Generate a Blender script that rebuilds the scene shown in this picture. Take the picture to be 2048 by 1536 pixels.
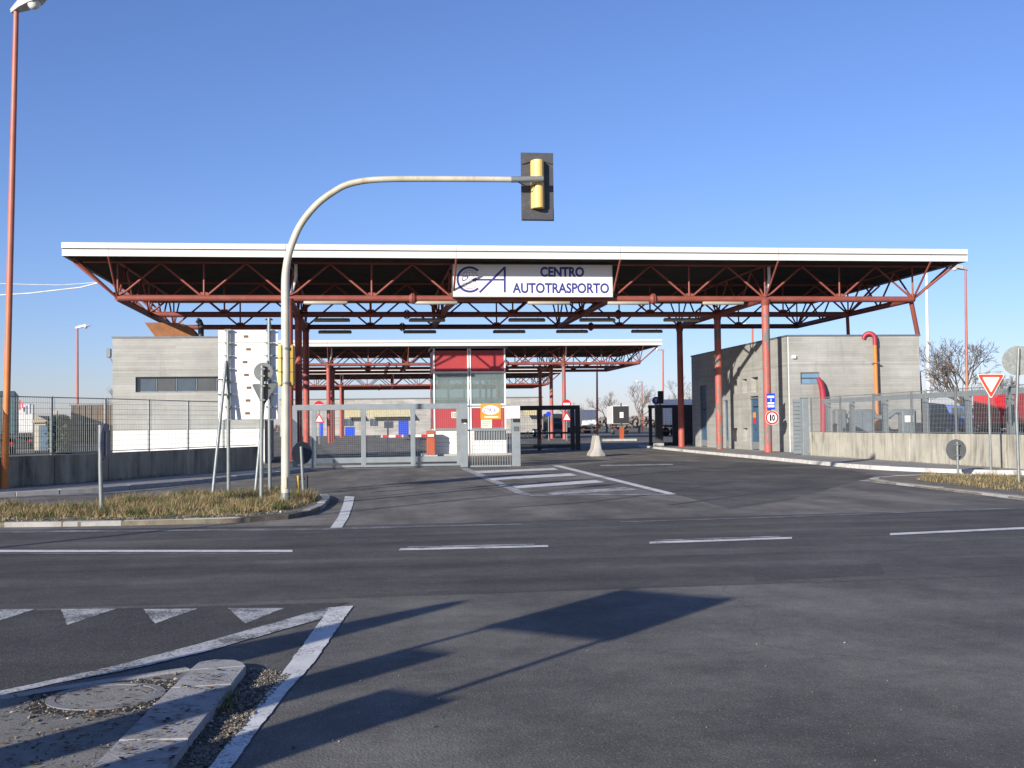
import bpy, bmesh, math, random
from mathutils import Vector, Matrix
random.seed(7)
for o in list(bpy.data.objects): bpy.data.objects.remove(o)
scene = bpy.context.scene
col = scene.collection

# ------------------------------------------------------------------ camera
FPX, YAW, PITCH, ROLL, EYE = 2263.3, -0.12949, 0.03595, -0.01282, 1.55
def cam_axes():
    cy, sy, cp, sp = math.cos(YAW), math.sin(YAW), math.cos(PITCH), math.sin(PITCH)
    f = Vector((-sy*cp, cy*cp, sp)); r = Vector((cy, sy, 0)); u = r.cross(f)
    cr, sr = math.cos(ROLL), math.sin(ROLL)
    return f, r*cr+u*sr, u*cr-r*sr
CF, CR, CU = cam_axes()
cam = bpy.data.cameras.new('camera'); camo = bpy.data.objects.new('camera', cam); col.objects.link(camo)
cam.sensor_width = 36; cam.lens = FPX/2048*36; cam.clip_start = .1; cam.clip_end = 6000
camo.matrix_world = Matrix(((CR.x, CU.x, -CF.x, 0), (CR.y, CU.y, -CF.y, 0), (CR.z, CU.z, -CF.z, EYE), (0, 0, 0, 1)))
scene.camera = camo
# ------------------------------------------------------------------ light
SUN_AZ, SUN_EL = math.radians(41.5), math.radians(17.2)     # azimuth the light travels towards, from +Y to +X
SUNH = Vector((math.sin(SUN_AZ), math.cos(SUN_AZ), 0))
KSH = 1/math.tan(SUN_EL)
w = bpy.data.worlds.new('World'); scene.world = w; w.use_nodes = True
nt = w.node_tree; bg = nt.nodes['Background']
sky = nt.nodes.new('ShaderNodeTexSky'); sky.sky_type = 'NISHITA'; sky.sun_disc = False
sky.sun_elevation = SUN_EL; sky.sun_rotation = math.pi + SUN_AZ
sky.altitude = 0; sky.air_density = 1.0; sky.dust_density = 0.3; sky.ozone_density = 6.0
wb = nt.nodes.new('ShaderNodeVectorMath'); wb.operation = 'MULTIPLY'; wb.inputs[1].default_value = (1.12, .922, 1.04)   # tint on the sky colour alone, tuned to its hue
nt.links.new(sky.outputs[0], wb.inputs[0]); nt.links.new(wb.outputs[0], bg.inputs[0]); bg.inputs[1].default_value = 0.107
sl = bpy.data.lights.new('sun', 'SUN'); sl.energy = 5.0; sl.angle = math.radians(.53); sl.color = (1, .935, .83)
so = bpy.data.objects.new('sun', sl); col.objects.link(so)
so.rotation_euler = Vector((SUNH.x*math.cos(SUN_EL), SUNH.y*math.cos(SUN_EL), -math.sin(SUN_EL))).to_track_quat('-Z', 'Y').to_euler()
so.location = (-30, -30, 30)
scene.view_settings.view_transform = 'Standard'; scene.view_settings.look = 'None'
scene.view_settings.gamma = 1; scene.view_settings.exposure = 0.55
scene.view_settings.use_curve_mapping = False

# ------------------------------------------------------------------ where a photo point stands in the place
def ray(u, v): return CF*FPX + CR*(u-1024) + CU*(768-v)
def G(u, v, z=0.):
    d = ray(u, v); return Vector((0, 0, EYE)) + d*((z-EYE)/d.z)
def AY(u, v, Y):
    d = ray(u, v); return Vector((0, 0, EYE)) + d*(Y/d.y)
def AX(u, v, X):
    d = ray(u, v); return Vector((0, 0, EYE)) + d*(X/d.x)

# ------------------------------------------------------------------ materials
def new_mat(name):
    m = bpy.data.materials.new(name); m.use_nodes = True
    n = m.node_tree; b = n.nodes['Principled BSDF']
    return m, n, b
class NT:
    def __init__(s, n): s.n = n; s.pos = n.nodes.new('ShaderNodeNewGeometry').outputs['Position']
    def node(s, t, **k):
        x = s.n.nodes.new(t)
        for a, b in k.items(): setattr(x, a, b)
        return x
    def link(s, a, b): s.n.links.new(a, b)
    def setin(s, sock, v):
        if hasattr(v, 'is_linked') or hasattr(v, 'links'): s.link(v, sock)
        else: sock.default_value = v
    def scale(s, v):
        x = s.node('ShaderNodeVectorMath', operation='MULTIPLY'); s.link(s.pos, x.inputs[0]); x.inputs[1].default_value = v; return x.outputs[0]
    def noise(s, sc, detail=4, rough=.6, vec=None):
        x = s.node('ShaderNodeTexNoise'); x.inputs['Scale'].default_value = sc; x.inputs['Detail'].default_value = detail; x.inputs['Roughness'].default_value = rough
        s.link(vec if vec is not None else s.pos, x.inputs['Vector']); return x.outputs[0]
    def rng(s, v, a, b, c=0., d=1.):
        x = s.node('ShaderNodeMapRange'); s.setin(x.inputs[0], v)
        for i, q in enumerate((a, b, c, d)): x.inputs[i+1].default_value = q
        return x.outputs[0]
    def math(s, op, a, b=0.):
        x = s.node('ShaderNodeMath', operation=op); s.setin(x.inputs[0], a); s.setin(x.inputs[1], b); return x.outputs[0]
    def mix(s, f, a, b, blend='MIX'):
        x = s.node('ShaderNodeMix', data_type='RGBA', blend_type=blend); s.setin(x.inputs[0], f)
        for sock, v in ((x.inputs[6], a), (x.inputs[7], b)):
            if isinstance(v, (tuple, list)): sock.default_value = (*v[:3], 1)
            else: s.link(v, sock)
        return x.outputs[2]
    def val(s, c, v):       # multiply colour by value
        x = s.node('ShaderNodeVectorMath', operation='SCALE')
        if isinstance(c, (tuple, list)): x.inputs[0].default_value = c[:3]
        else: s.link(c, x.inputs[0])
        s.setin(x.inputs[3], v); return x.outputs[0]
    def bump(s, b, h, strength=.3, dist=.01):
        x = s.node('ShaderNodeBump'); x.inputs['Strength'].default_value = strength; x.inputs['Distance'].default_value = dist
        s.link(h, x.inputs['Height']); s.link(x.outputs[0], b.inputs['Normal'])
MATS = {}
def M(name, c, rough=.6, metal=0., var=.15, vs=2.5, fine=0., fs=70, bump=0., dirt=None, dirt_amt=.4, dirt_scale=(3, 3, 3), spec=.4):
    if name in MATS: return MATS[name]
    m, n, b = new_mat(name); t = NT(n)
    f = t.rng(t.noise(vs), .3, .7, 1-var, 1+var)
    if fine: f = t.math('MULTIPLY', f, t.rng(t.noise(fs, 2), .3, .7, 1-fine, 1+fine))
    c2 = t.val(c, f)
    if dirt:
        d = t.rng(t.noise(1, 6, .65, t.scale(dirt_scale)), .5, .72, 0, dirt_amt); c2 = t.mix(d, c2, dirt)
    t.link(c2, b.inputs['Base Color']); b.inputs['Metallic'].default_value = metal; b.inputs['Specular IOR Level'].default_value = spec
    rr = t.rng(t.noise(vs*2.3), .3, .7, max(.03, rough-.08), min(1, rough+.1)); t.link(rr, b.inputs['Roughness'])
    if bump: t.bump(b, t.noise(fs, 3), bump, .01)
    MATS[name] = m; return m
def asphalt(name, c, speck=.6, patch=.16, streak=(.12, 1.6, 1), streak_amt=.16, crack=.0):
    m, n, b = new_mat(name); t = NT(n)
    f = t.rng(t.noise(.35, 5), .36, .64, 1-patch, 1+patch)
    f = t.math('MULTIPLY', f, t.rng(t.noise(1.4, 5, .7), .36, .64, .91, 1.09))
    f = t.math('MULTIPLY', f, t.rng(t.noise(1, 5, .6, t.scale(streak)), .35, .65, 1-streak_amt, 1+streak_amt))
    f = t.math('MULTIPLY', f, t.rng(t.noise(7, 5, .7), .3, .7, .86, 1.14))
    g = t.noise(85, 3, .8); f = t.math('MULTIPLY', f, t.rng(g, .25, .75, 1-speck, 1+speck))
    v = t.node('ShaderNodeTexVoronoi'); v.inputs['Scale'].default_value = 60; t.link(t.pos, v.inputs['Vector'])
    chips = t.rng(v.outputs['Distance'], .16, .3, 1, 0)
    sel = t.math('GREATER_THAN', t.noise(23, 2), .53)
    cc = t.mix(t.math('MULTIPLY', t.math('MULTIPLY', chips, sel), .62), t.val(c, f), (.34, .33, .31))
    # oil and tar stains
    st = t.rng(t.noise(1.0, 3, .5, t.scale((.5, 1.1, 1))), .64, .74, 0, .35); cc = t.mix(st, cc, (c[0]*.5, c[1]*.5, c[2]*.52))
    if crack:
        cv = t.node('ShaderNodeTexVoronoi', feature='DISTANCE_TO_EDGE'); cv.inputs['Scale'].default_value = .22
        wv = t.node('ShaderNodeVectorMath', operation='ADD'); nz = t.node('ShaderNodeTexNoise'); nz.inputs['Scale'].default_value = .9; nz.inputs['Detail'].default_value = 5
        t.link(t.pos, nz.inputs['Vector']); t.link(t.pos, wv.inputs[0]); t.link(nz.outputs[1], wv.inputs[1]); t.link(wv.outputs[0], cv.inputs['Vector'])
        cr = t.rng(cv.outputs['Distance'], .0, .004, crack, 0); cc = t.mix(cr, cc, (.016, .016, .017))
    t.link(cc, b.inputs['Base Color']); b.inputs['Roughness'].default_value = .82; b.inputs['Specular IOR Level'].default_value = .28
    t.bump(b, t.math('ADD', g, t.math('MULTIPLY', v.outputs['Distance'], .6)), .55, .008)
    MATS[name] = m; return m
def board_concrete(name, c, board=.12, amt=.13, streaks=.5):
    m, n, b = new_mat(name); t = NT(n)
    s = t.node('ShaderNodeSeparateXYZ'); t.link(t.pos, s.inputs[0])
    along = t.math('ADD', s.outputs[0], s.outputs[1]); z = t.math('DIVIDE', s.outputs[2], board)
    row = t.math('FLOOR', z); off = t.node('ShaderNodeTexWhiteNoise', noise_dimensions='1D'); t.link(row, off.inputs['W'])
    seg = t.math('FLOOR', t.math('ADD', t.math('DIVIDE', along, 2.6), t.math('MULTIPLY', off.outputs[0], 3)))
    cv = t.node('ShaderNodeCombineXYZ'); t.link(row, cv.inputs[0]); t.link(seg, cv.inputs[1])
    wn = t.node('ShaderNodeTexWhiteNoise', noise_dimensions='2D'); t.link(cv.outputs[0], wn.inputs['Vector'])
    f = t.rng(wn.outputs[0], 0, 1, 1-amt, 1+amt)
    f = t.math('MULTIPLY', f, t.rng(t.noise(.55, 6, .65), .3, .7, .8, 1.14))
    grain = t.noise(1, 5, .7, t.scale((3, 3, 60))); f = t.math('MULTIPLY', f, t.rng(grain, .3, .7, .93, 1.06))
    fr = t.math('FRACT', z); gro = t.math('MINIMUM', fr, t.math('SUBTRACT', 1, fr)); gm = t.rng(gro, 0, .06, 0, 1)
    f = t.math('MULTIPLY', f, t.rng(gm, 0, 1, .84, 1))
    pit = t.rng(t.noise(14, 2), .70, .76, 1, .72); f = t.math('MULTIPLY', f, pit)
    cc = t.val(c, f)
    dr = t.rng(t.noise(1, 5, .6, t.scale((2.2, 2.2, .18))), .55, .75, 0, streaks); cc = t.mix(dr, cc, (c[0]*.5, c[1]*.5, c[2]*.48))
    t.link(cc, b.inputs['Base Color']); b.inputs['Roughness'].default_value = .85; b.inputs['Specular IOR Level'].default_value = .25
    h = t.math('ADD', t.math('MULTIPLY', gm, 1.), t.math('MULTIPLY', grain, .5)); t.bump(b, h, .5, .012)
    MATS[name] = m; return m
def streaky(name, c, dark, amt=.8, sc=(5, 5, .35), lo=.45, hi=.7):
    m, n, b = new_mat(name); t = NT(n)
    f = t.math('MULTIPLY', t.rng(t.noise(1.2, 5), .3, .7, .82, 1.15), t.rng(t.noise(40, 3), .3, .7, .9, 1.1))
    d = t.rng(t.noise(1, 6, .65, t.scale(sc)), lo, hi, 0, amt); d2 = t.rng(t.noise(.9, 5), .4, .7, .35, 1)
    cc = t.mix(t.math('MULTIPLY', d, d2), t.val(c, f), dark)
    t.link(cc, b.inputs['Base Color']); b.inputs['Roughness'].default_value = .9; b.inputs['Specular IOR Level'].default_value = .2
    t.bump(b, t.noise(60, 3), .4, .01); MATS[name] = m; return m
def peeling(name, c, under, lo=.58, hi=.6, sc=(3, 3, 1.2), fade=.15):
    m, n, b = new_mat(name); t = NT(n)
    f = t.rng(t.noise(1.3, 5), .3, .7, 1-fade, 1+fade)
    f = t.math('MULTIPLY', f, t.rng(t.noise(9, 4), .3, .7, .93, 1.06))
    pm = t.rng(t.noise(1, 6, .62, t.scale(sc)), lo, hi, 0, 1)
    cc = t.mix(pm, t.val(c, f), under); t.link(cc, b.inputs['Base Color'])
    t.link(t.rng(pm, 0, 1, .5, .85), b.inputs['Roughness']); b.inputs['Specular IOR Level'].default_value = .35
    t.bump(b, t.math('SUBTRACT', 1, pm), .3, .004); MATS[name] = m; return m
def zramp(name, c0, z0, c1, z1):
    m, n, b = new_mat(name); t = NT(n)
    s = t.node('ShaderNodeSeparateXYZ'); t.link(t.pos, s.inputs[0]); f = t.rng(s.outputs[2], z0, z1)
    f2 = t.rng(t.noise(2.2, 5), .3, .7, .85, 1.12); cc = t.val(t.mix(f, c0, c1), f2)
    d = t.rng(t.noise(1, 5, .6, t.scale((8, 8, .6))), .58, .75, 0, .4); cc = t.mix(d, cc, (.3, .16, .1))
    t.link(cc, b.inputs['Base Color']); b.inputs['Roughness'].default_value = .5; MATS[name] = m; return m
def paint_mark(name, c, under, wear=.5):
    m, n, b = new_mat(name); t = NT(n)
    g = t.noise(45, 4, .7); p = t.noise(2.3, 4)
    k = t.math('ADD', t.math('MULTIPLY', g, .7), t.math('MULTIPLY', p, .5))
    wm = t.rng(k, wear, wear+.14, 0, 1)
    f = t.rng(t.noise(4, 3), .3, .7, .86, 1.08); cc = t.mix(wm, t.val(c, f), under)
    t.link(cc, b.inputs['Base Color']); b.inputs['Roughness'].default_value = .75; b.inputs['Specular IOR Level'].default_value = .3
    t.bump(b, t.noise(150, 2), .4, .006); MATS[name] = m; return m
def glass(name, tint, opac, refl_rough=.04):
    m, n, b = new_mat(name); t = NT(n)
    out = n.nodes['Material Output']; tr = t.node('ShaderNodeBsdfTransparent'); tr.inputs[0].default_value = (*tint, 1)
    b.inputs['Base Color'].default_value = (tint[0]*.3, tint[1]*.34, tint[2]*.34, 1); b.inputs['Roughness'].default_value = refl_rough; b.inputs['Specular IOR Level'].default_value = .8
    mx = t.node('ShaderNodeMixShader'); f = t.rng(t.noise(1.7, 4), .3, .7, max(0, opac-.1), min(1, opac+.1)); t.link(f, mx.inputs[0])
    t.link(tr.outputs[0], mx.inputs[1]); t.link(b.outputs[0], mx.inputs[2]); t.link(mx.outputs[0], out.inputs[0]); MATS[name] = m; return m

asphalt('asphalt_yard', (.155, .141, .119), patch=.24, streak=(1.1, .2, 1), streak_amt=.28, crack=.3)
asphalt('asphalt_junction', (.132, .123, .107), patch=.22, streak=(.5, .3, 1), streak_amt=.3, crack=.25)
asphalt('asphalt_road', (.084, .079, .069), patch=.2, streak=(.07, 1.3, 1), streak_amt=.3)
asphalt('asphalt_lane', (.067, .063, .056), streak=(.3, .3, 1))
board_concrete('concrete_boards', (.34, .338, .312), .12, .075)
board_concrete('concrete_boards_side', (.35, .346, .32), .12, .075)
board_concrete('concrete_far', (.37, .355, .33), .3)
streaky('wall_old', (.42, .345, .24), (.05, .046, .04), .95, (2.2, 2.2, .3), .40, .62)
streaky('wall_pale', (.42, .395, .325), (.10, .09, .075), .9, (5, 5, .7), .47, .66)
streaky('kerb_stone', (.34, .33, .31), (.13, .125, .11), .6, (3, 3, 3), .48, .7)
streaky('kerb_white', (.58, .56, .52), (.24, .22, .2), .75, (2.5, 2.5, 4), .47, .64)
streaky('paving', (.27, .26, .245), (.12, .115, .105), .5, (1.5, 1.5, 2), .5, .7)
streaky('slab', (.33, .32, .305), (.09, .085, .075), .85, (7, 7, 7), .54, .66)
streaky('island_top', (.21, .2, .18), (.075, .068, .055), .85, (4, 4, 4), .47, .66)
streaky('cover_iron', (.25, .235, .215), (.1, .075, .06), .8, (9, 9, 9), .5, .68)
streaky('jersey_concrete', (.42, .4, .36), (.16, .15, .13), .6)
M('dirt', (.17, .145, .105), .95, var=.35, vs=4, fine=.3, bump=.6, dirt=(.08, .07, .05), dirt_amt=.6)
M('field', (.12, .115, .07), .95, var=.3, vs=.02, fine=.2, fs=2)
M('red_steel', (.235, .065, .048), .5, var=.14, vs=1.5, dirt=(.28, .12, .09), dirt_amt=.5, dirt_scale=(2, 2, 2))
peeling('red_column', (.37, .105, .085), (.17, .16, .15), .535, .55)
peeling('red_column_clean', (.36, .09, .07), (.3, .2, .17), .68, .7)
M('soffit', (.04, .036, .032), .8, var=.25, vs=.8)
M('fascia_white', (.60, .59, .56), .45, var=.04, vs=.6, dirt=(.45, .43, .39), dirt_amt=.25, dirt_scale=(1.5, 1.5, .4))
M('groove', (.06, .055, .05), .8)
M('white_paint', (.78, .77, .74), .4, var=.05, dirt=(.5, .48, .44), dirt_amt=.25)
M('sign_white', (.80, .79, .75), .35, var=.03)
M('sign_blue', (.04, .042, .22), .4, var=.05)
M('sign_line', (.25, .18, .18), .5)
M('galv', (.22, .24, .235), .45, .35, var=.14, vs=6, dirt=(.2, .2, .19), dirt_amt=.35)
M('galv_dark', (.13, .14, .14), .5, .3, var=.14, vs=6)
M('gate_grey', (.225, .255, .265), .5, .1, var=.1, vs=3, fine=.05, dirt=(.2, .2, .2), dirt_amt=.35, dirt_scale=(6, 6, 1))
M('gate_shaded', (.05, .056, .06), .55, .1, var=.12)  # gate grey with the shade behind the booth put into the colour
M('sign_back', (.12, .13, .128), .5, .25, var=.12, vs=5)
M('sign_back_dark', (.035, .04, .05), .5, var=.15)
M('sign_purple', (.09, .09, .14), .5, var=.1)
M('mast_cream', (.55, .515, .40), .42, .15, var=.12, vs=2, dirt=(.42, .33, .16), dirt_amt=.75, dirt_scale=(6, 6, 1.2))
M('signal_yellow', (.82, .55, .17), .4, var=.07)
M('signal_dirty_yellow', (.46, .29, .04), .5, var=.14)
M('signal_black', (.025, .027, .03), .55, var=.15)
M('board_dark', (.06, .062, .068), .5, var=.12, vs=7, dirt=(.12, .12, .12), dirt_amt=.4, dirt_scale=(9, 9, 9))
zramp('lamp_orange', (.60, .19, .035), 1.5, (.40, .125, .08), 6.)
M('lamp_red', (.42, .1, .06), .5, var=.1)
M('lamp_head', (.5, .52, .5), .4, .2, var=.08)
M('lamp_glass', (.75, .76, .74), .2, var=.04)
M('pole_white', (.72, .72, .69), .45, var=.05)
M('rust', (.27, .115, .05), .75, .2, var=.2, vs=2, dirt=(.22, .09, .04), dirt_amt=.6)
M('rust_dark', (.05, .04, .03), .7)
M('flue_metal', (.055, .06, .06), .5, .3)
M('booth_red', (.37, .045, .05), .42, var=.05)
M('booth_white', (.80, .78, .75), .45, var=.05)
M('booth_grey', (.2, .21, .21), .5, var=.1)
glass('booth_glass', (.72, .8, .8), .5)
M('window_dark', (.06, .085, .11), .08, var=.15, spec=.8)
M('window_grey', (.075, .08, .08), .1, var=.15, spec=.8)
M('window_blue', (.16, .27, .38), .12, var=.12, spec=.7)
M('frame_grey', (.2, .23, .25), .5, .2)
M('door_blue', (.05, .105, .17), .5, var=.12)
M('opening', (.03, .03, .028), .9)
M('niche', (.26, .25, .225), .9, var=.15)
M('coping', (.16, .17, .175), .5, .3)
M('orange_plastic', (.62, .19, .035), .45, var=.06)
M('red_hose', (.33, .03, .045), .4, var=.1)
M('barrier_orange', (.40, .085, .03), .45, var=.1)
M('sticker_brown', (.15, .09, .05), .6)
M('traffic_blue', (.015, .06, .55), .35, var=.05)
M('traffic_red', (.52, .02, .025), .35, var=.05)
M('yield_red', (.66, .07, .03), .35, var=.05)
M('text_black', (.015, .015, .015), .5)
M('dkv_orange', (.66, .27, .03), .4, var=.04)
M('dkv_blue', (.10, .07, .30), .4)
M('paper', (.72, .70, .64), .6, var=.05)
M('pink_paper', (.80, .72, .70), .5, var=.03)
M('cream_paper', (.70, .64, .46), .6, var=.08)
M('tube_light', (.36, .34, .26), .35, var=.06)
M('tyre', (.022, .022, .022), .8, var=.2)
M('chassis', (.04, .042, .045), .6, var=.2)
M('trailer_white', (.72, .72, .70), .4, var=.06, dirt=(.45, .44, .42), dirt_amt=.4)
M('trailer_teal', (.06, .11, .13), .45, var=.08)
M('trailer_grey', (.42, .44, .52), .45, var=.06)
M('truck_blue', (.03, .10, .36), .4, var=.1)
M('truck_red', (.52, .025, .03), .4, var=.08)
M('truck_grey', (.16, .17, .18), .5, var=.2)
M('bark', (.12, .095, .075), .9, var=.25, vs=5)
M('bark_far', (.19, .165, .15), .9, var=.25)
M('straw', (.37, .285, .14), .8, var=.25, vs=1.5)
M('straw_dark', (.2, .135, .07), .85, var=.3, vs=1.5)
M('grass_green', (.07, .10, .028), .8, var=.3, vs=1.5)
M('leaf_dead', (.15, .085, .045), .85, var=.3, vs=8)
M('hedge_green', (.035, .055, .022), .8, var=.4, vs=3)
M('soil', (.03, .026, .022), .95, var=.3, vs=6)
M('stone_a', (.2, .175, .14), .85, var=.3, vs=30)
M('stone_b', (.075, .065, .052), .9, var=.3, vs=30)
M('stone_c', (.42, .39, .33), .8, var=.2, vs=30)
M('iron', (.235, .23, .225), .7, .2, var=.2, vs=9, fine=.12, dirt=(.12, .09, .075), dirt_amt=.7, dirt_scale=(9, 9, 9))
M('roof_tile', (.33, .27, .2), .85, var=.15, vs=2)
M('house_wall', (.45, .38, .28), .9, var=.1)
M('shed_brown', (.13, .085, .055), .85, var=.25, vs=1)
M('awning', (.50, .44, .27), .7, var=.12)
M('cable', (.62, .62, .6), .6)
M('wire_black', (.02, .02, .02), .6)
paint_mark('road_paint', (.66, .65, .62), (.1, .1, .1), .62)
paint_mark('road_paint_worn', (.52, .52, .5), (.085, .085, .088), .54)
paint_mark('road_paint_faint', (.30, .30, .29), (.1, .1, .1), .5)

# ------------------------------------------------------------------ building blocks
WL = {}
def tag(o, label=None, cat=None, group=None, kind=None):
    if label: o['label'] = label
    if cat: o['category'] = cat
    if group: o['group'] = group
    if kind: o['kind'] = kind
    return o
def thing(name, loc, label, cat, group=None, kind=None):
    o = bpy.data.objects.new(name, None); col.objects.link(o); o.location = loc; o.empty_display_size = .3
    WL[o] = Vector(loc); return tag(o, label, cat, group, kind)
def place(name, me, mat, parent=None, loc=None):
    o = bpy.data.objects.new(name, me); col.objects.link(o)
    if me is not None and mat is not None and not me.materials:
        for mm in (mat if isinstance(mat, (list, tuple)) else [mat]): me.materials.append(MATS[mm])
    if parent is not None: o.parent = parent; WL[o] = WL[parent]
    else: o.location = loc or (0, 0, 0); WL[o] = Vector(o.location)
    return o
class B:
    def __init__(s): s.v = []; s.f = []; s.mi = []
    def add(s, vs, fs, mi=0):
        k = len(s.v); s.v += [tuple(x) for x in vs]; s.f += [tuple(i+k for i in f) for f in fs]; s.mi += [mi]*len(fs); return s
    def box(s, x0, x1, y0, y1, z0, z1, mi=0):
        return s.add([(x, y, z) for z in (z0, z1) for y in (y0, y1) for x in (x0, x1)],
                     [(0, 2, 3, 1), (4, 5, 7, 6), (0, 1, 5, 4), (2, 6, 7, 3), (0, 4, 6, 2), (1, 3, 7, 5)], mi)
    def obox(s, c, ax, ay, az, mi=0):   # centre and three half-axis vectors
        c = Vector(c); ax, ay, az = Vector(ax), Vector(ay), Vector(az)
        return s.add([c+ax*i+ay*j+az*k for k in (-1, 1) for j in (-1, 1) for i in (-1, 1)],
                     [(0, 2, 3, 1), (4, 5, 7, 6), (0, 1, 5, 4), (2, 6, 7, 3), (0, 4, 6, 2), (1, 3, 7, 5)], mi)
    def bar(s, a, b, wx, wy, mi=0, up=(0, 0, 1)):  # rectangular bar from a to b
        a, b = Vector(a), Vector(b); d = (b-a); L = d.length; d.normalize(); u = Vector(up)
        if abs(d.dot(u)) > .95: u = Vector((0, 1, 0))
        x = d.cross(u).normalized(); y = x.cross(d)
        return s.obox((a+b)/2, d*(L/2), x*(wx/2), y*(wy/2), mi)
    def tube(s, pts, r, n=10, mi=0, caps=True):
        pts = [Vector(p) for p in pts]; rs = r if isinstance(r, (list, tuple)) else [r]*len(pts)
        k = len(s.v); up = None
        for i, p in enumerate(pts):
            d = (pts[min(i+1, len(pts)-1)]-pts[max(i-1, 0)]).normalized()
            if up is None: up = Vector((0, 0, 1)) if abs(d.z) < .9 else Vector((0, 1, 0))
            x = d.cross(up).normalized(); y = x.cross(d).normalized(); up = y
            s.v += [tuple(p+(x*math.cos(a)+y*math.sin(a))*rs[i]) for a in [2*math.pi*j/n for j in range(n)]]
        for i in range(len(pts)-1):
            for j in range(n):
                s.f.append((k+i*n+j, k+i*n+(j+1) % n, k+(i+1)*n+(j+1) % n, k+(i+1)*n+j)); s.mi.append(mi)
        if caps:
            s.f.append(tuple(k+j for j in reversed(range(n)))); s.f.append(tuple(k+(len(pts)-1)*n+j for j in range(n))); s.mi += [mi, mi]
        return s
    def prism(s, poly, z0, z1, mi=0):   # polygon of (x,y)
        n = len(poly); a = sum(poly[i][0]*poly[(i+1) % n][1]-poly[(i+1) % n][0]*poly[i][1] for i in range(n))
        if a < 0: poly = list(reversed(poly))
        return s.add([(p[0], p[1], z0) for p in poly]+[(p[0], p[1], z1) for p in poly],
                     [tuple(reversed(range(n))), tuple(range(n, 2*n))]+[(i, (i+1) % n, n+(i+1) % n, n+i) for i in range(n)], mi)
    def sheet(s, poly, z, mi=0):
        n = len(poly); a = sum(poly[i][0]*poly[(i+1) % n][1]-poly[(i+1) % n][0]*poly[i][1] for i in range(n))
        if a < 0: poly = list(reversed(poly))
        return s.add([(p[0], p[1], z) for p in poly], [tuple(range(n))], mi)
    def plate(s, poly, o, ax, az, d, mi=0):   # polygon (a,b) in plane o+ax*a+az*b, thickened by vector d (towards its back)
        o, ax, az, d = Vector(o), Vector(ax), Vector(az), Vector(d); n = len(poly)
        fr = [o+ax*p[0]+az*p[1] for p in poly]
        return s.add(fr+[q+d for q in fr], [tuple(range(n)), tuple(reversed(range(n, 2*n)))]+[(i, n+i, n+(i+1) % n, (i+1) % n) for i in range(n)], mi)
    def build(s, name, mat, parent=None, loc=None, smooth=False, bevel=0, fix=True):
        me = bpy.data.meshes.new(name); off = WL[parent] if parent is not None else Vector(loc or (0, 0, 0))
        me.from_pydata([(x-off.x, y-off.y, z-off.z) for x, y, z in s.v], [], s.f)
        mats = mat if isinstance(mat, (list, tuple)) else [mat]
        for mm in mats: me.materials.append(MATS[mm])
        if len(mats) > 1: me.polygons.foreach_set('material_index', s.mi)
        if fix or bevel:
            bm = bmesh.new(); bm.from_mesh(me)
            if fix: bmesh.ops.recalc_face_normals(bm, faces=bm.faces)
            if bevel: bmesh.ops.bevel(bm, geom=bm.edges[:]+bm.verts[:], offset=bevel, segments=1, affect='EDGES', profile=.5)
            bm.to_mesh(me); bm.free()
        if smooth:
            me.polygons.foreach_set('use_smooth', [True]*len(me.polygons))
            try: me.set_sharp_from_angle(angle=math.radians(40))
            except Exception: pass
        me.update(); return place(name, me, None, parent, loc)
def bx(name, mat, parent, *b, bevel=0): return B().box(*b).build(name, mat, parent, bevel=bevel)
# one shared unit rod per material, stretched to each steel member
RODS = {}
def rod(name, a, b, r, mat, parent, n=8):
    key = (mat, n)
    if key not in RODS:
        t = B().tube([(0, 0, 0), (0, 0, 1)], 1, n); me = bpy.data.meshes.new('rod_'+mat); me.from_pydata(t.v, [], t.f)
        me.materials.append(MATS[mat]); me.polygons.foreach_set('use_smooth', [True]*n+[False]*2); RODS[key] = me
    a, b = Vector(a), Vector(b); o = bpy.data.objects.new(name, RODS[key]); col.objects.link(o); o.parent = parent
    d = b-a; o.location = a-WL[parent]; o.rotation_mode = 'QUATERNION'; o.rotation_quaternion = d.to_track_quat('Z', 'Y'); o.scale = (r, r, d.length); WL[o] = WL[parent]
    return o
def kids(o): return [c for c in bpy.data.objects if c.parent == o]
def copy_tree(o, delta):
    ch = {}
    for c in bpy.data.objects:
        if c.parent: ch.setdefault(c.parent, []).append(c)
    def rec(x, par):
        c = x.copy(); col.objects.link(c); c.parent = par
        WL[c] = WL[x]+Vector(delta)
        for k in ch.get(x, []): rec(k, c)
        return c
    r = rec(o, None); r.location = o.location+Vector(delta); return r
def text_mesh(body, bold=0.):
    cu = bpy.data.curves.new('lettering', 'FONT'); cu.body = body; cu.offset = bold; cu.resolution_u = 4
    o = bpy.data.objects.new('tmp', cu); col.objects.link(o); dg = bpy.context.evaluated_depsgraph_get()
    me = bpy.data.meshes.new_from_object(o.evaluated_get(dg)); bpy.data.objects.remove(o); bpy.data.curves.remove(cu); return me
def text_on(name, body, o, ax, az, a0, a1, b0, b1, mat, parent, bold=0., shear=0.):
    """lettering fitted to the box a0..a1, b0..b1 of the plane o+ax*a+az*b"""
    me = text_mesh(body, bold); xs = [v.co.x for v in me.vertices]; ys = [v.co.y for v in me.vertices]
    x0, x1, y0, y1 = min(xs), max(xs), min(ys), max(ys); o, ax, az = Vector(o), Vector(ax), Vector(az); off = WL[parent]
    for v in me.vertices:
        fy = (v.co.y-y0)/(y1-y0); a = a0+(v.co.x-x0)/(x1-x0)*(a1-a0)+shear*(fy-.5); b = b0+fy*(b1-b0); v.co = o+ax*a+az*b-off
    me.name = name; me.materials.clear(); me.materials.append(MATS[mat]); return place(name, me, None, parent)
X3, Y3, Z3 = Vector((1, 0, 0)), Vector((0, 1, 0)), Vector((0, 0, 1))
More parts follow.
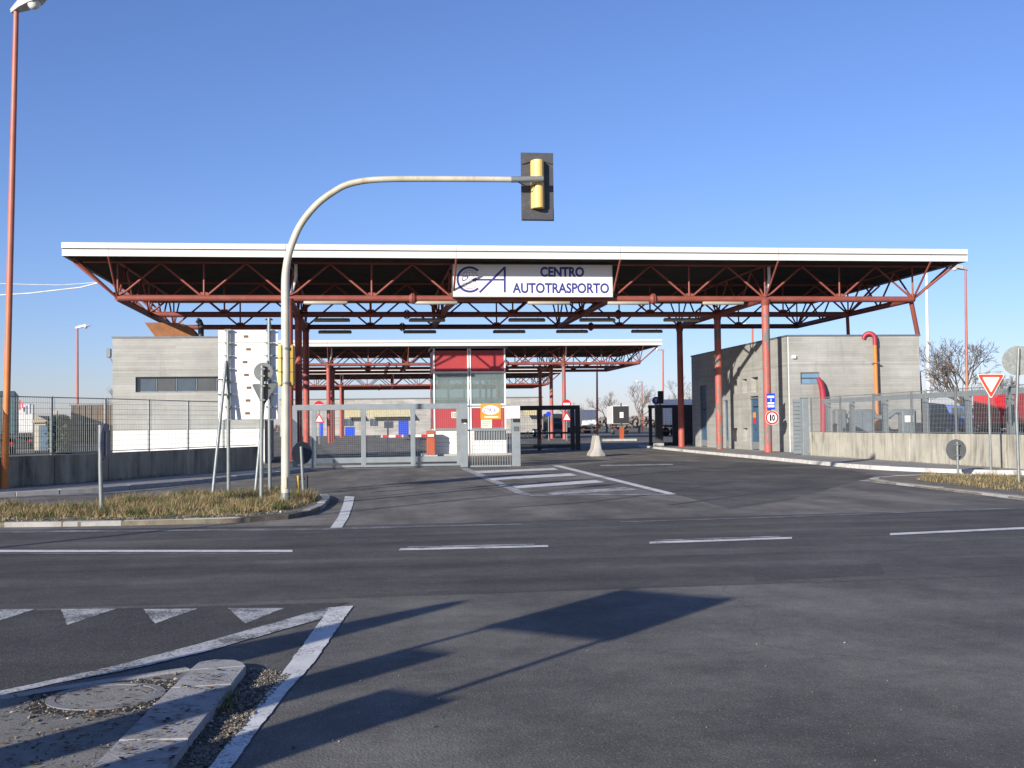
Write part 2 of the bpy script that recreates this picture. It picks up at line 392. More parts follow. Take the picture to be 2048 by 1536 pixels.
def disc(n=28, r=1, cx=0, cy=0): return [(cx+r*math.cos(2*math.pi*i/n), cy+r*math.sin(2*math.pi*i/n)) for i in range(n)]
def ordinal(i): return ['first', 'second', 'third', 'fourth', 'fifth', 'sixth', 'seventh', 'eighth', 'ninth', 'tenth'][i]

# ================================================================== GROUND
def P2(*uv, z=0.): return [tuple(G(u, v, z)[:2]) for u, v in uv]
tag(B().sheet([(-1500, -300), (1500, -300), (1500, 3000), (-1500, 3000)], -.02).build('ground', 'field'), kind='structure')
tag(B().sheet([(-14.5, -40), (95, -40), (95, 230), (-60, 230), (-60, 60), (-14.5, 60)], 0).build('yard', 'asphalt_yard'), kind='structure')
tag(B().sheet([(-60, -20), (60, -20), (60, 10.45), (20, 10.5), (-60, 10.6)], .002).build('junction', 'asphalt_junction'), kind='structure')
tag(B().sheet([(-80, 10.55), (-5, 10.35), (5, 10.45), (80, 10.6), (80, 18.6), (9, 18.1), (0, 18.0), (-6, 18.75), (-80, 24)], .004).build('main_road', 'asphalt_road'), kind='structure')
lane = P2((-500, 1500), (0, 1388), (260, 1335), (640, 1222), (700, 1206)) + [(-9, 10.5)]
tag(B().sheet(lane, .006).build('side_lane', 'asphalt_lane'), kind='structure')

asphalt('asphalt_relaid', (.096, .089, .078), patch=.22, streak=(.6, .25, 1), streak_amt=.25)
M('tyre_mark', (.05, .048, .046), .8, var=.3, vs=5, fine=.4, fs=30)
tag(B().sheet(P2((1128, 931), (1300, 921), (1530, 926), (1700, 940), (1755, 952), (1700, 966), (1580, 1000), (1460, 1018), (1352, 989)), .002).build('yard_patch', 'asphalt_relaid'), kind='structure')
tag(B().sheet(P2((1500, 1140), (1760, 1128), (1768, 1150), (1512, 1163)), .0065).build('road_patch', 'asphalt_lane'), kind='structure')
def tyre(pts, wd, z): 
    q = [G(u, v) for u, v in pts]; L_, R_ = [], []
    for i in range(len(q)):
        d = (q[min(i+1, len(q)-1)]-q[max(i-1, 0)]).normalized(); n = Vector((-d.y, d.x, 0))*wd/2; L_.append(tuple((q[i]+n)[:2])); R_.append(tuple((q[i]-n)[:2]))
    t = B()
    for i in range(len(q)-1): t.sheet([L_[i], L_[i+1], R_[i+1], R_[i]], z)
    tag(t.build('tyre_mark', 'tyre_mark'), kind='structure')
tyre([(1340, 1010), (1480, 992), (1600, 976), (1700, 966)], .12, .0035); tyre([(1010, 1016), (1180, 1004), (1330, 986), (1470, 962)], .1, .0035)
# painted markings
def ragged(poly, amp=.003, step=.07):
    rn = random.Random(len(poly)*7+int(poly[0][0]*100)); out = []
    for i in range(len(poly)):
        a, b = Vector((*poly[i], 0)), Vector((*poly[(i+1) % len(poly)], 0)); n = max(1, min(60, int((b-a).length/step)))
        for k in range(n): p = a+(b-a)*(k/n); out.append((p.x+rn.gauss(0, amp), p.y+rn.gauss(0, amp)))
    return out
def mark(name, poly, mat='road_paint', z=.0085): return tag(B().sheet(ragged(poly), z).build(name, mat), kind='structure')
mark('lane_marking', P2((657, 1217), (707, 1213), (690, 1236), (627, 1328), (579, 1380), (519, 1458), (464, 1536), (440, 1570), (392, 1570), (419, 1536), (482, 1458), (527, 1399), (568, 1343), (644, 1239)))
mark('edge_marking', P2((657, 1216.5), (393, 1291), (237, 1332), (74, 1369), (0, 1384), (-200, 1425), (-200, 1440), (0, 1394), (111, 1369.5), (260, 1341), (408, 1306.5), (643.5, 1239.5)), 'road_paint_worn', .0088)
for tri in (((-42, 1221), (70, 1220), (-35, 1254)), ((122, 1220), (234, 1219), (134, 1252)), ((286, 1220), (395, 1219), (310, 1249)), ((456, 1218), (568, 1218), (490, 1249))):
    mark('give_way_triangle', P2(*tri), 'road_paint_worn')
mark('centre_dash', P2((-80, 1101), (585, 1101), (585, 1105), (-80, 1105.5)))
mark('centre_dash', P2((-80, 1107), (560, 1107.5), (560, 1109), (-80, 1109)), 'road_paint_faint')
mark('centre_dash', P2((800, 1098), (1095, 1091.5), (1097, 1095), (798, 1102)))
mark('centre_dash', P2((815, 1094.5), (1068, 1088.8), (1068, 1090.8), (815, 1096.6)), 'road_paint_worn')
mark('centre_dash', P2((1299, 1084.5), (1584, 1075), (1584, 1078.5), (1299, 1088.5)))
mark('centre_dash', P2((1310, 1081), (1560, 1073), (1560, 1074.6), (1310, 1083)), 'road_paint_worn')
mark('centre_dash', P2((1780, 1067.5), (2120, 1052), (2120, 1056), (1780, 1071.5)))
mark('edge_marking', P2((-60, 1063), (300, 1060.5), (660, 1057), (860, 1051.5), (1045, 1048.3), (1045, 1050.5), (860, 1054.5), (660, 1060.5), (300, 1064), (-60, 1067)), 'road_paint_faint')
mark('edge_marking', P2((1240, 1044), (1500, 1036), (1800, 1025), (2080, 1014), (2080, 1016.5), (1800, 1027), (1500, 1038), (1240, 1045.4)), 'road_paint_faint')
mark('lane_marking', P2((690, 993), (709, 994), (705, 1012), (697, 1035), (683, 1057.5), (660, 1057.5), (676, 1035), (686, 1010)), 'road_paint')
mark('edge_marking', P2((920, 937), (936, 936.5), (1062, 990), (1042, 991)), 'road_paint_worn')
mark('edge_marking', P2((1104, 931.5), (1121, 931.5), (1352, 988), (1336, 989.5)))
for k, (s, mt) in enumerate(((((948, 942.5), (1108, 936.5), (1116, 940), (956, 947)), 'road_paint'), (((974, 956), (1140, 947), (1156, 951.5), (984, 961)), 'road_paint'),
          (((1024, 972.5), (1190, 960.5), (1212, 965), (1034, 977.5)), 'road_paint'), (((1093, 986), (1250, 975), (1280, 980.5), (1106, 990.5)), 'road_paint_worn'))):
    mark('hatch_stripe', P2(*s), mt, .0088)
mark('edge_marking', P2((1060, 990.5), (1350, 988.2), (1350, 989.6), (1060, 992)), 'road_paint_worn', .0082)
mark('edge_marking', P2((1200, 930.5), (1346, 928), (1346, 930), (1200, 932.5)), 'road_paint_worn')
mark('edge_marking', P2((1715, 962), (1735, 960), (1880, 977), (2100, 1004), (2100, 1009), (1880, 981)), 'road_paint_worn')
mark('edge_marking', P2((-60, 995.5), (199, 985.8), (300, 978.5), (420, 966), (420, 968), (300, 981), (199, 989), (-60, 1000)), 'road_paint_faint')

# kerb stones, one by one
def resample(pts, step):
    pts = [Vector((p[0], p[1], 0)) for p in pts]; out = [pts[0]]; acc = 0
    L = sum((pts[i+1]-pts[i]).length for i in range(len(pts)-1)); n = max(1, round(L/step)); st = L/n; need = st
    for i in range(len(pts)-1):
        d = (pts[i+1]-pts[i]); l = d.length; pos = 0
        while l-pos >= need-1e-6:
            pos += need; out.append(pts[i]+d*(pos/l)); need = st
        need -= (l-pos)
    if (out[-1]-pts[-1]).length > st*.3: out.append(pts[-1])
    return out
def kerb(parent, pts, width, z0, z1, step, mat, side=1, jitter=.006):
    q = resample(pts, step); nrm = []
    for i in range(len(q)):
        d = (q[min(i+1, len(q)-1)]-q[max(i-1, 0)]).normalized(); nrm.append(Vector((-d.y, d.x, 0))*side)
    for i in range(len(q)-1):
        a, b = q[i], q[i+1]; d = (b-a).normalized()*.006; na, nb = nrm[i]*width, nrm[i+1]*width
        dz = random.uniform(-jitter, jitter); dn = nrm[i]*random.uniform(-jitter, jitter)
        poly = [tuple((p+dn)[:2]) for p in (a+d, b-d, b-d+nb, a+d+na)]
        B().prism(poly, z0, z1+dz).build('kerb_stone', mat, parent, bevel=.012)

# left pavement by the old wall
kl = [(-22, 18), (-14, 23.9), (-8.49, 27.9), (-6.55, 29.24), (-4.81, 32.21), (-2.73, 37.8), (-1.9, 40.6)]
wl = [(-13.2, 22.5), (-10.2, 28.1), (-8.64, 30.82), (-7.38, 33.04), (-5.88, 36.36), (-3.78, 40.85)]
pl = tag(B().prism([(p[0]-.05, p[1]+.02) for p in kl]+[(-2.6, 42.0), (-4.3, 42.0)]+[(p[0]-.3, p[1]+.1) for p in reversed(wl)]+[(-24, 20)], -.1, .115).build('pavement', 'paving'), kind='structure')
kerb(pl, kl[1:], .14, -.1, .125, 1.0, 'kerb_stone')
# right pavement by the canopy columns
kr = [(17.6, 72), (17.05, 64.1), (16.5, 54.7), (16.07, 43.2), (15.8, 38), (15.65, 34.6), (15.95, 32.6), (16.7, 30.4), (17.6, 28.9), (18.6, 27.9)]
pr_ = tag(B().prism([(p[0]+.05, p[1]) for p in kr]+[(19.6, 27.9), (19.6, 72)], -.1, .112).build('pavement', 'paving'), kind='structure')
kerb(pr_, kr, .16, -.1, .125, 1.0, 'kerb_white', 1)
# grass island left
il = [(-16, 21.6), (-5.85, 19.25), (-4.6, 19.08), (-3.47, 19.0), (-2.6, 19.0), (-1.89, 19.1), (-1.3, 19.55), (-.98, 20.4), (-.82, 21.6), (-.74, 22.9), (-.72, 24.2), (-.85, 25.4), (-1.2, 26.3), (-1.75, 26.9), (-2.4, 27.2), (-3.5, 26.6), (-4.3, 25.1), (-5.2, 23.2), (-6.8, 22.5), (-16, 25.6)]
isl = tag(B().prism(il, -.1, .075).build('traffic_island', 'dirt'), kind='structure')
kerb(isl, il[:14], .16, -.1, .08, .95, 'kerb_stone', 1, .012)
# grass island right
ir = [(12.1, 12.5), (12.3, 19), (12.45, 24.3), (12.6, 27.0), (12.95, 28.1), (13.8, 28.9), (15.0, 29.3), (16.0, 29.2), (16.7, 28.4), (17.4, 26.5), (17.9, 19), (17.9, 12.5)]
isr = tag(B().prism(ir, -.1, .045).build('traffic_island', 'dirt'), kind='structure')
kerb(isr, ir[:10], .22, -.1, .055, 1.0, 'kerb_stone', -1)
# near island at the lower left with manhole
tip = P2((380, 1338), (398, 1324), (430, 1319), (470, 1320), (486, 1325), z=.06)
inner = [tuple(G(380, 1338, .06)[:2])]
ni = tag(B().prism(P2((378, 1337), (0, 1392), z=.06)+[(-4.5, 5.4), (-6.5, 4.4), (-6.5, 0.6), (-1.45, .6), (-1.22, 4.3)]+P2((330, 1400), z=.06), -.1, .048).build('traffic_island', 'island_top'), kind='structure')
R0, R1 = G(492, 1332, .06), G(330, 1536, .06); L0, L1 = G(378, 1340, .06), G(180, 1536, .06)
def lerp(a, b, t): return a+(b-a)*t
B().prism([tuple(p) for p in tip]+[tuple(lerp(R0, R1, .0)[:2]), tuple(L0[:2])], -.1, .062).build('kerb_stone', 'slab', ni, bevel=.005)
cuts = [0, .24, .52, .78, 1.1, 1.5, 1.95, 2.4]
for i in range(7):
    a, b = cuts[i]+.004, cuts[i+1]-.004; j = random.uniform(-.004, .002)
    B().prism([tuple(p[:2]) for p in (lerp(L0, L1, a), lerp(R0, R1, a), lerp(R0, R1, b), lerp(L0, L1, b))], -.1, .064+j).build('kerb_stone', 'slab', ni, bevel=.005)
kerb(ni, P2((376, 1333), (0, 1389), (-400, 1446), z=.06), .075, -.1, .058, .85, 'kerb_stone', 1, .003)
# manhole cover
mc = G(213, 1389, .06); mh = thing('manhole_cover', (mc.x, mc.y, .048), 'round iron manhole cover with dirt around it on the near kerb island', 'manhole cover')
t = B()
for k in range(36):
    a0, a1 = 2*math.pi*k/36, 2*math.pi*(k+1)/36
    q = [(mc.x+r*math.cos(a), mc.y+r*math.sin(a)) for r, a in ((.272, a0), (.32, a0), (.32, a1), (.272, a1))]; t.prism(q, .03, .0555)
t.build('rim', 'iron', mh)
B().prism([(mc.x+p[0], mc.y+p[1]) for p in disc(36, .268)], .03, .0525).build('cover', 'cover_iron', mh)

# ================================================================== CANOPIES
MD, NX0, NY0, NA, HC = 3.61325, -10.49864, 50.24677, 7.2, 7.2065
FL, FR_, FY, ZT, ZB, SP = -12.34671, 27.41524, 48.42665, 9.308, 8.745, 53.7
BYK = NY0+2*NA+(NY0-FY)
def canopy():
    c = thing('canopy', (7.53, 57.4, 0), 'nearest and largest flat canopy roof on red tube trusses, carrying the long white name board', 'canopy', 'canopies over the lanes')
    P = lambda i, j, z=HC: Vector((NX0+i*MD, NY0+j*NA, z))
    # roof deck with ribbed underside
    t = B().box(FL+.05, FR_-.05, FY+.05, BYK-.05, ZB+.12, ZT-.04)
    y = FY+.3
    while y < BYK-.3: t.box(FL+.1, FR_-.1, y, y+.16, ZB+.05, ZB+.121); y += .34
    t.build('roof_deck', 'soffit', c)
    # fascia panels, two courses with a dark joint between
    zm = ZB+.30
    B().box(FL+.03, FR_-.03, FY+.03, FY+.06, ZB+.05, ZT-.05).build('joint_strip', 'groove', c)
    xs = [FL]+[NX0+i*MD for i in range(0, 11, 2)]+[FR_]
    for i in range(len(xs)-1):
        for z0, z1, pr in ((ZB, zm-.022, .0), (zm+.022, ZT, -.03)):
            bx('fascia_panel', 'fascia_white', c, xs[i]+.006, xs[i+1]-.006, FY+pr, FY+pr+.03, z0, z1)
            bx('fascia_panel', 'fascia_white', c, xs[i]+.006, xs[i+1]-.006, BYK-pr-.03, BYK-pr, z0, z1)
    ys = [FY+.04, NY0, NY0+NA, NY0+2*NA, BYK-.04]
    for X, sgn in ((FL, -1), (FR_, 1)):
        for k in range(4):
            for z0, z1, pr in ((ZB, zm-.022, .0), (zm+.022, ZT, .03)):
                a = X+sgn*pr; bx('fascia_panel', 'fascia_white', c, min(a, a-sgn*.03), max(a, a-sgn*.03), ys[k]+.005, ys[k+1]-.005, z0, z1)
    # chords
    for j in range(3):
        rod('lower_chord', P(0, j), P(10, j), .14, 'red_steel', c, 14)
        rod('upper_chord', P(-.4, j, ZB+.06), P(10.4, j, ZB+.06), .09, 'red_steel', c)
        for i in (3.5, 6.53):
            q = P(i, j); t = B()
            t.tube([q+X3*-.06, q+X3*-.015], .25, 14); t.tube([q+X3*.015, q+X3*.06], .25, 14); t.tube([q+X3*-.16, q+X3*-.06], [.15, .23], 14); t.tube([q+X3*.06, q+X3*.16], [.23, .15], 14)
            t.build('flange_joint', 'red_steel', c, smooth=True)
        for i in range(11):
            n = P(i, j)
            rod('strut', n, Vector((n.x, n.y, ZB+.06)), .044, 'red_steel', c)
            B().box(n.x-.16, n.x+.16, n.y-.012, n.y+.012, n.z+.1, n.z+.26).build('gusset_plate', 'red_steel', c)
            for s in (-1, 1):
                rod('strut', n, Vector((n.x+s*MD*.5, n.y, ZB)), .05, 'red_steel', c)
    for i in (0, 2, 4, 6, 8, 10):
        for j in range(2):
            rod('side_chord', P(i, j), P(i, j+1), .14, 'red_steel', c, 12)
            rod('upper_chord', P(i, j, ZB+.05), P(i, j+1, ZB+.05), .08, 'red_steel', c)
            mid = P(i, j+.5)
            for s in (-1, 1): rod('strut', mid, mid+Vector((0, s*NA*.25, ZB-HC)), .047, 'red_steel', c)
        for j in range(3):
            n = P(i, j)
            for s in (-1, 1): rod('strut', n, n+Vector((0, s*NA*.25, ZB-HC)), .047, 'red_steel', c)
    for i, sx in ((0, -1), (10, 1)):     # corner struts to the eaves
        for j in range(3):
            rod('strut', P(i, j), P(i, j)+Vector((sx*1.5, (-1.4, 0, 1.4)[j], ZB-HC)), .06, 'red_steel', c)
    for i in (2, 8):
        for j in range(3):
            n = P(i, j); m = 'red_column' if (i == 8 and j < 2) else 'red_column_clean'
            B().tube([(n.x, n.y, .1), (n.x, n.y, HC-.05)], .178, 22).build('column', m, c, smooth=True)
            B().box(n.x-.28, n.x+.28, n.y-.28, n.y+.28, .08, .135).build('base_plate', 'red_steel', c)
            B().tube([(n.x, n.y, HC-.3), (n.x, n.y, HC-.02)], [.185, .25], 18).build('column_head', 'red_steel', c, smooth=True)
        n = P(i, 0)                      # rain pipe from the roof into the column
        B().tube([(n.x+.3, n.y+.25, ZB+.1), (n.x+.3, n.y+.25, ZB-.55), (n.x+.1, n.y+.2, HC+.15), (n.x+.05, n.y+.18, HC-.1)], .075, 10).build('rain_pipe', 'white_paint', c, smooth=True)
    return c
can = canopy()
c2 = copy_tree(can, (0, SP, 0)); c2['label'] = 'second canopy further back, its white edge seen under the nearest canopy'
c3 = copy_tree(can, (0, 2*SP, 0)); c3['label'] = 'farthest and smallest canopy with red trusses, seen low behind the booth'
c2['group'] = c3['group'] = 'canopies over the lanes'
# posts from the canopy's right end down onto the right building
rod('strut', (NX0+10*MD, NY0+.2, HC), AY(1836, 672, 50.9), .11, 'red_steel', can, 12)
rod('strut', (NX0+10*MD-.05, NY0+NA, HC), Vector((AY(1697, 669, 57.0).x, 57.0, 5.62)), .09, 'red_steel', can, 12)

# tube lights under the chords
LX = [[(607, 695), (828, 915), (1055, 1140), (1215, 1298), (1405, 1487)], [(627, 700), (817, 890), (1016, 1090), (1158, 1230), (1326, 1398)], [(636, 703), (806, 872), (985, 1050), (1111, 1175), (1261, 1324)]]
for j, nm in enumerate(('front', 'middle', 'rear')):
    for i, (u0, u1) in enumerate(LX[j]):
        Y = NY0+j*NA; y0 = AY(u0, 604, Y).x; y1 = AY(u1, 604, Y).x; z = HC-.19 if j == 0 else HC-.30
        lt = thing('tube_light', ((y0+y1)/2, Y, z), '%s tube light from the left under the %s truss chord of the nearest canopy' % (ordinal(i), nm), 'light', 'tube lights under the nearest canopy')
        B().tube([(y0, Y-.02, z), (y0+.04, Y-.02, z), (y1-.04, Y-.02, z), (y1, Y-.02, z)], [.05, .085, .085, .05], 10).build('diffuser', 'tube_light', lt, smooth=True)
        B().box(y0+.05, y1-.05, Y-.06, Y+.02, z+.05, z+.11).build('housing', 'galv_dark', lt)
        for f in (.2, .8): rod('hanger', (y0+(y1-y0)*f, Y-.02, z+.1), (y0+(y1-y0)*f, Y-.02, HC-.1), .012, 'galv_dark', lt)
# ================================================================== NAME BOARD
SY = 49.86
nb = thing('name_board', (7.5, SY, 7.26), 'long white board with dark blue letters CENTRO AUTOTRASPORTO under the nearest canopy', 'sign')
p0, p1 = AY(905, 528.5, SY), AY(1225, 593.5, SY); x0, x1, z0, z1 = p0.x, p1.x, p1.z, p0.z
bx('panel', 'sign_white', nb, x0, x1, SY, SY+.2, z0, z1)
for a in ((x0-.03, x1+.03, z0-.04, z0), (x0-.03, x1+.03, z1, z1+.03), (x0-.03, x0, z0, z1), (x1, x1+.03, z0, z1)):
    bx('frame', 'galv_dark', nb, a[0], a[1], SY-.015, SY+.21, a[2], a[3])
for X in (x0+.4, x1-.4): rod('hanger', (X, SY+.1, z1+.02), (X, SY+.1, ZB+.06), .03, 'galv_dark', nb)
def sg(u, v): p = AY(u, v, SY); return p.x, p.z
O = Vector((0, SY-.004, 0))
a0, b0 = sg(1080.5, 554); a1, b1 = sg(1168, 533.8); text_on('lettering', 'CENTRO', O, X3, Z3, a0, a1, b0, b1, 'sign_blue', nb, .042)
a0, b0 = sg(1025, 586.5); a1, b1 = sg(1218, 566.2); text_on('lettering', 'AUTOTRASPORTO', O, X3, Z3, a0, a1, b0, b1, 'sign_blue', nb, .032)
cx, cz = sg(939.4, 559); t = B(); N = 40
for k in range(N):
    a0, a1 = [math.radians(46+(314-46)*q/N) for q in (k, k+1)]
    t.plate([(cx+r*math.cos(a), cz+r*math.sin(a)) for r, a in ((.485, a0), (.59, a0), (.59, a1), (.485, a1))], O, X3, Z3, Y3*.003)
def stroke(t, p, q, wd, o=O):
    p, q = Vector((*p, 0)), Vector((*q, 0)); d = (q-p).normalized(); n = Vector((-d.y, d.x, 0))*wd/2
    t.plate([tuple(v[:2]) for v in (p-n, q-n, q+n, p+n)], o, X3, Z3, Y3*.003)
O2 = O+Vector((0, -.001, 0)); O3 = O+Vector((0, -.002, 0))
stroke(t, sg(1009.5, 585), sg(1009.5, 533.3), .095); stroke(t, sg(959, 585), sg(1009, 535), .095, O2); stroke(t, sg(1010, 559.5), sg(950, 559.5), .08, O3)
tp = sg(942, 559.5); hb = sg(952, 559.5); t.plate([tp, (hb[0], hb[1]-.11), (hb[0], hb[1]+.11)], O2, X3, Z3, Y3*.003)
t.build('emblem_letters', 'sign_blue', nb)
t = B(); RG = .43
for k in range(-3, 4):
    pts = [(cx+RG*math.sin(math.radians(k*25))*math.cos(a), cz+RG*math.sin(a)) for a in [math.radians(-90+180*q/14) for q in range(15)]]
    for q in range(14): stroke(t, pts[q], pts[q+1], .014, O+Vector((0, .001, 0)))
    hh = RG*math.sin(math.radians(k*24)); ww = RG*math.cos(math.radians(k*24)); stroke(t, (cx-ww, cz+hh), (cx+ww, cz+hh), .014, O+Vector((0, .0005, 0)))
t.build('globe_lines', 'sign_line', nb)
t = B(); lx, lz = sg(925, 563); rx, rz = sg(937, 552.5)
t.plate([(lx, lz), (rx-.12, lz+.06), (rx, rz-.06), (rx-.02, rz), (lx, rz)], O3, X3, Z3, Y3*.003); t.build('lorry_shape', 'sign_blue', nb)
t = B(); t.plate([(lx+.03, lz+.06), (rx-.1, lz+.11), (rx-.06, rz-.03), (lx+.03, rz-.03)], O+Vector((0, -.0035, 0)), X3, Z3, Y3*.001); t.build('lorry_shape', 'sign_white', nb)

# ================================================================== BUILDINGS beside the canopy
BY = 50.5
def window(parent, x0, x1, z0, z1, Y, cols, mats, depth=.14, split=False, fm='frame_grey'):
    """recessed strip of panes in a wall whose face is at Y (facing the camera)"""
    wd = (x1-x0)/cols
    wn = B().box(x0, x1, Y-.005, Y+.05, z0-.03, z0).build('window', fm, parent)
    for k in range(cols):
        a, b = x0+k*wd, x0+(k+1)*wd
        if split:
            zm = (z0+z1)/2; rects = ((z0+.03, zm-.015), (zm+.015, z1-.03))
        else: rects = ((z0+.03, z1-.03),)
        for q in rects: bx('pane', mats[k % len(mats)], wn, a+.025, b-.025, Y+depth, Y+depth+.02, q[0], q[1])
        bx('frame', fm, wn, a, a+.03, Y+depth-.03, Y+depth+.03, z0, z1)
        if split: bx('frame', 'flue_metal', wn, a+.03, b-.03, Y+depth-.03, Y+depth+.03, zm-.018, zm+.018)
    bx('frame', fm, wn, x1-.03, x1, Y+depth-.03, Y+depth+.03, z0, z1)
    bx('frame', fm, wn, x0+.03, x1-.03, Y+depth-.03, Y+depth+.03, z0, z0+.03); bx('frame', fm, wn, x0+.03, x1-.03, Y+depth-.03, Y+depth+.03, z1-.03, z1)
    return wn
def wall_with_holes_y(parent, x0, x1, z0, z1, Y, T, holes, mat, name='wall'):
    """wall facing -Y, thickness T, rectangular openings (xa,xb,za,zb)"""
    xs = sorted({x0, x1, *[h[0] for h in holes], *[h[1] for h in holes]}); zs = sorted({z0, z1, *[h[2] for h in holes], *[h[3] for h in holes]}); t = B()
    ins = lambda x, z: any(h[0] < x < h[1] and h[2] < z < h[3] for h in holes)
    V = {}
    cell = lambda i, k: 0 <= i < len(xs)-1 and 0 <= k < len(zs)-1 and not ins((xs[i]+xs[i+1])/2, (zs[k]+zs[k+1])/2)
    for i in range(len(xs)-1):
        for k in range(len(zs)-1):
            if not cell(i, k): continue
            a, b, c, d = xs[i], xs[i+1], zs[k], zs[k+1]
            t.add([(a, Y, c), (b, Y, c), (b, Y, d), (a, Y, d)], [(0, 1, 2, 3)]); t.add([(a, Y+T, c), (b, Y+T, c), (b, Y+T, d), (a, Y+T, d)], [(3, 2, 1, 0)])
            if not cell(i-1, k): t.add([(a, Y, c), (a, Y, d), (a, Y+T, d), (a, Y+T, c)], [(0, 1, 2, 3)])
            if not cell(i+1, k): t.add([(b, Y, c), (b, Y+T, c), (b, Y+T, d), (b, Y, d)], [(0, 1, 2, 3)])
            if not cell(i, k-1): t.add([(a, Y, c), (a, Y+T, c), (b, Y+T, c), (b, Y, c)], [(0, 1, 2, 3)])
            if not cell(i, k+1): t.add([(a, Y, d), (b, Y, d), (b, Y+T, d), (a, Y+T, d)], [(0, 1, 2, 3)])
    return t.build(name, mat, parent, fix=False)
def wall_with_holes_x(parent, y0, y1, z0, z1, X, T, holes, mat, name='wall'):
    o = wall_with_holes_y(parent, y0, y1, z0, z1, 0, T, holes, mat, name)
    off = WL[parent]
    for v in o.data.vertices:
        w_ = v.co+off; v.co = Vector((X+w_.y, w_.x, w_.z))-off
    o.data.flip_normals(); return o
# left building
lb = thing('concrete_building', (-7.7, 55, 0), 'grey board-marked concrete building on the left with strip window and rusty roof cowl', 'building')
lx0, lx1, zr = AY(225, 672, BY).x, -4.35, 5.5
wx0, wz1 = AY(271, 754, BY).x, AY(271, 754, BY).z; wz0 = AY(300, 784, BY).z; wx1 = wx0+4.2
wall_with_holes_y(lb, lx0, lx1, 0, zr, BY, .3, [(wx0, wx1, wz0, wz1)], 'concrete_boards')
bx('wall', 'concrete_boards_side', lb, lx0, lx0+.3, BY+.3, 55.4, 0, zr); bx('wall', 'concrete_boards_side', lb, lx1-.3, lx1, BY+.3, 55.4, 0, zr); bx('wall', 'concrete_boards_side', lb, lx0+.3, lx1-.3, 55.1, 55.4, 0, zr)
bx('roof', 'coping', lb, lx0+.3, lx1-.3, BY+.3, 55.1, zr-.3, zr-.1)
bx('coping', 'coping', lb, lx0-.04, lx1+.04, BY-.04, BY+.34, zr, zr+.07)
bx('base_band', 'white_paint', lb, lx0+.01, lx1-.01, BY-.012, BY-.002, .1, 1.5)
for zl in (2.72, 4.1): bx('pour_joint', 'niche', lb, lx0+.01, lx1-.01, BY-.004, BY-.001, zl, zl+.03)
window(lb, wx0, wx1, wz0, wz1, BY, 5, ['window_dark', 'window_grey', 'window_dark', 'window_grey'], .2)
bx('interior', 'opening', lb, wx0-.1, wx1+.1, BY+.32, BY+.34, wz0-.1, wz1+.1)
# rust cowl on the roof (a curved sheet hood)
prof = [(u, v) for u, v in ((289, 645), (352, 645.5), (365, 647), (376, 652), (384, 659), (391, 668), (392, 676), (312, 676))]
fr = [AY(u, v, 53.5) for u, v in prof]; n = len(fr)
cw = B().add([tuple(p) for p in fr]+[(p.x, p.y+1.4, p.z) for p in fr], [tuple(range(n)), tuple(reversed(range(n, 2*n)))]+[(i, (i+1) % n, n+(i+1) % n, n+i) for i in range(n)]).build('roof_cowl', 'rust', lb)
B().tube([AY(402, 678, 53.2), AY(402, 650, 53.2), AY(399, 643, 53.2), AY(394, 640, 53.2)], .13, 12).build('flue_pipe', 'flue_metal', lb, smooth=True)
B().tube([AY(538, 680, 52.5), AY(538, 645, 52.5)], .1, 12).build('flue_pipe', 'flue_metal', lb, smooth=True)
B().tube([AY(538, 640, 52.5), AY(538, 637, 52.5)], [.2, .12], 12).build('flue_cap', 'flue_metal', lb, smooth=True)
q = AY(218, 706, BY+.2); fl = thing('floodlight', (q.x, q.y, q.z-.2), 'small blue-grey floodlight on the left edge of the left concrete building', 'floodlight')
B().obox(q, (.09, 0, 0), (0, .12, 0), (0, 0, .19)).build('housing', 'frame_grey', fl, bevel=.02); rod('bracket', q+Vector((0, 0, -.15)), (lx0+.02, q.y, q.z-.5), .025, 'frame_grey', fl)
# right building
rb = thing('concrete_building', (22.8, 57, 0), 'grey board-marked concrete building on the right behind the red columns, with blue doors', 'building')
rx0, rx1 = AY(1575, 671, BY).x, AY(1838, 670, BY).x; ryb = 66.2
wa = AY(1601, 745, BY); wb = AY(1640, 767, BY)
wall_with_holes_y(rb, rx0, rx1, 0, zr, BY, .3, [(wa.x, wb.x, wb.z, wa.z)], 'concrete_boards')
X = rx0; holes = []
door_spec = [(1499, 793, 1519, 901), (1448, 800, 1457.5, 898), (1398.5, 772, 1414.5, 895)]
niche_spec = [(1465, 762, 1474.5, 788), (1484, 758.5, 1494, 786), (1501.5, 755, 1516.5, 784), (1465, 856, 1475, 883), (1485, 856, 1495, 883), (1433, 856, 1439, 882), (1401, 768, 1413, 771)]
def ybox(a): p, q = AX(a[0], a[1], X), AX(a[2], a[3], X); return (q.y, p.y, max(q.z, .12), p.z)
doors = [ybox(a) for a in door_spec]; niches = [ybox(a) for a in niche_spec[:6]]
wall_with_holes_x(rb, BY+.3, ryb, 0, zr, X, .3, doors+niches, 'concrete_boards_side')
bx('wall', 'concrete_boards_side', rb, rx1-.3, rx1, BY+.3, ryb, 0, zr); bx('wall', 'concrete_boards_side', rb, rx0+.3, rx1-.3, ryb-.3, ryb, 0, zr)
bx('roof', 'coping', rb, rx0+.3, rx1-.3, BY+.3, ryb-.3, zr-.3, zr-.1)
bx('coping', 'coping', rb, rx0-.04, rx1+.06, BY-.04, BY+.34, zr, zr+.07); bx('coping', 'coping', rb, rx0-.04, rx0+.34, BY+.34, ryb+.04, zr, zr+.07)
for zl in (2.72, 4.15):
    bx('pour_joint', 'niche', rb, rx0+.01, rx1-.01, BY-.004, BY-.001, zl, zl+.03); bx('pour_joint', 'niche', rb, rx0-.004, rx0-.001, BY+.05, ryb, zl, zl+.03)
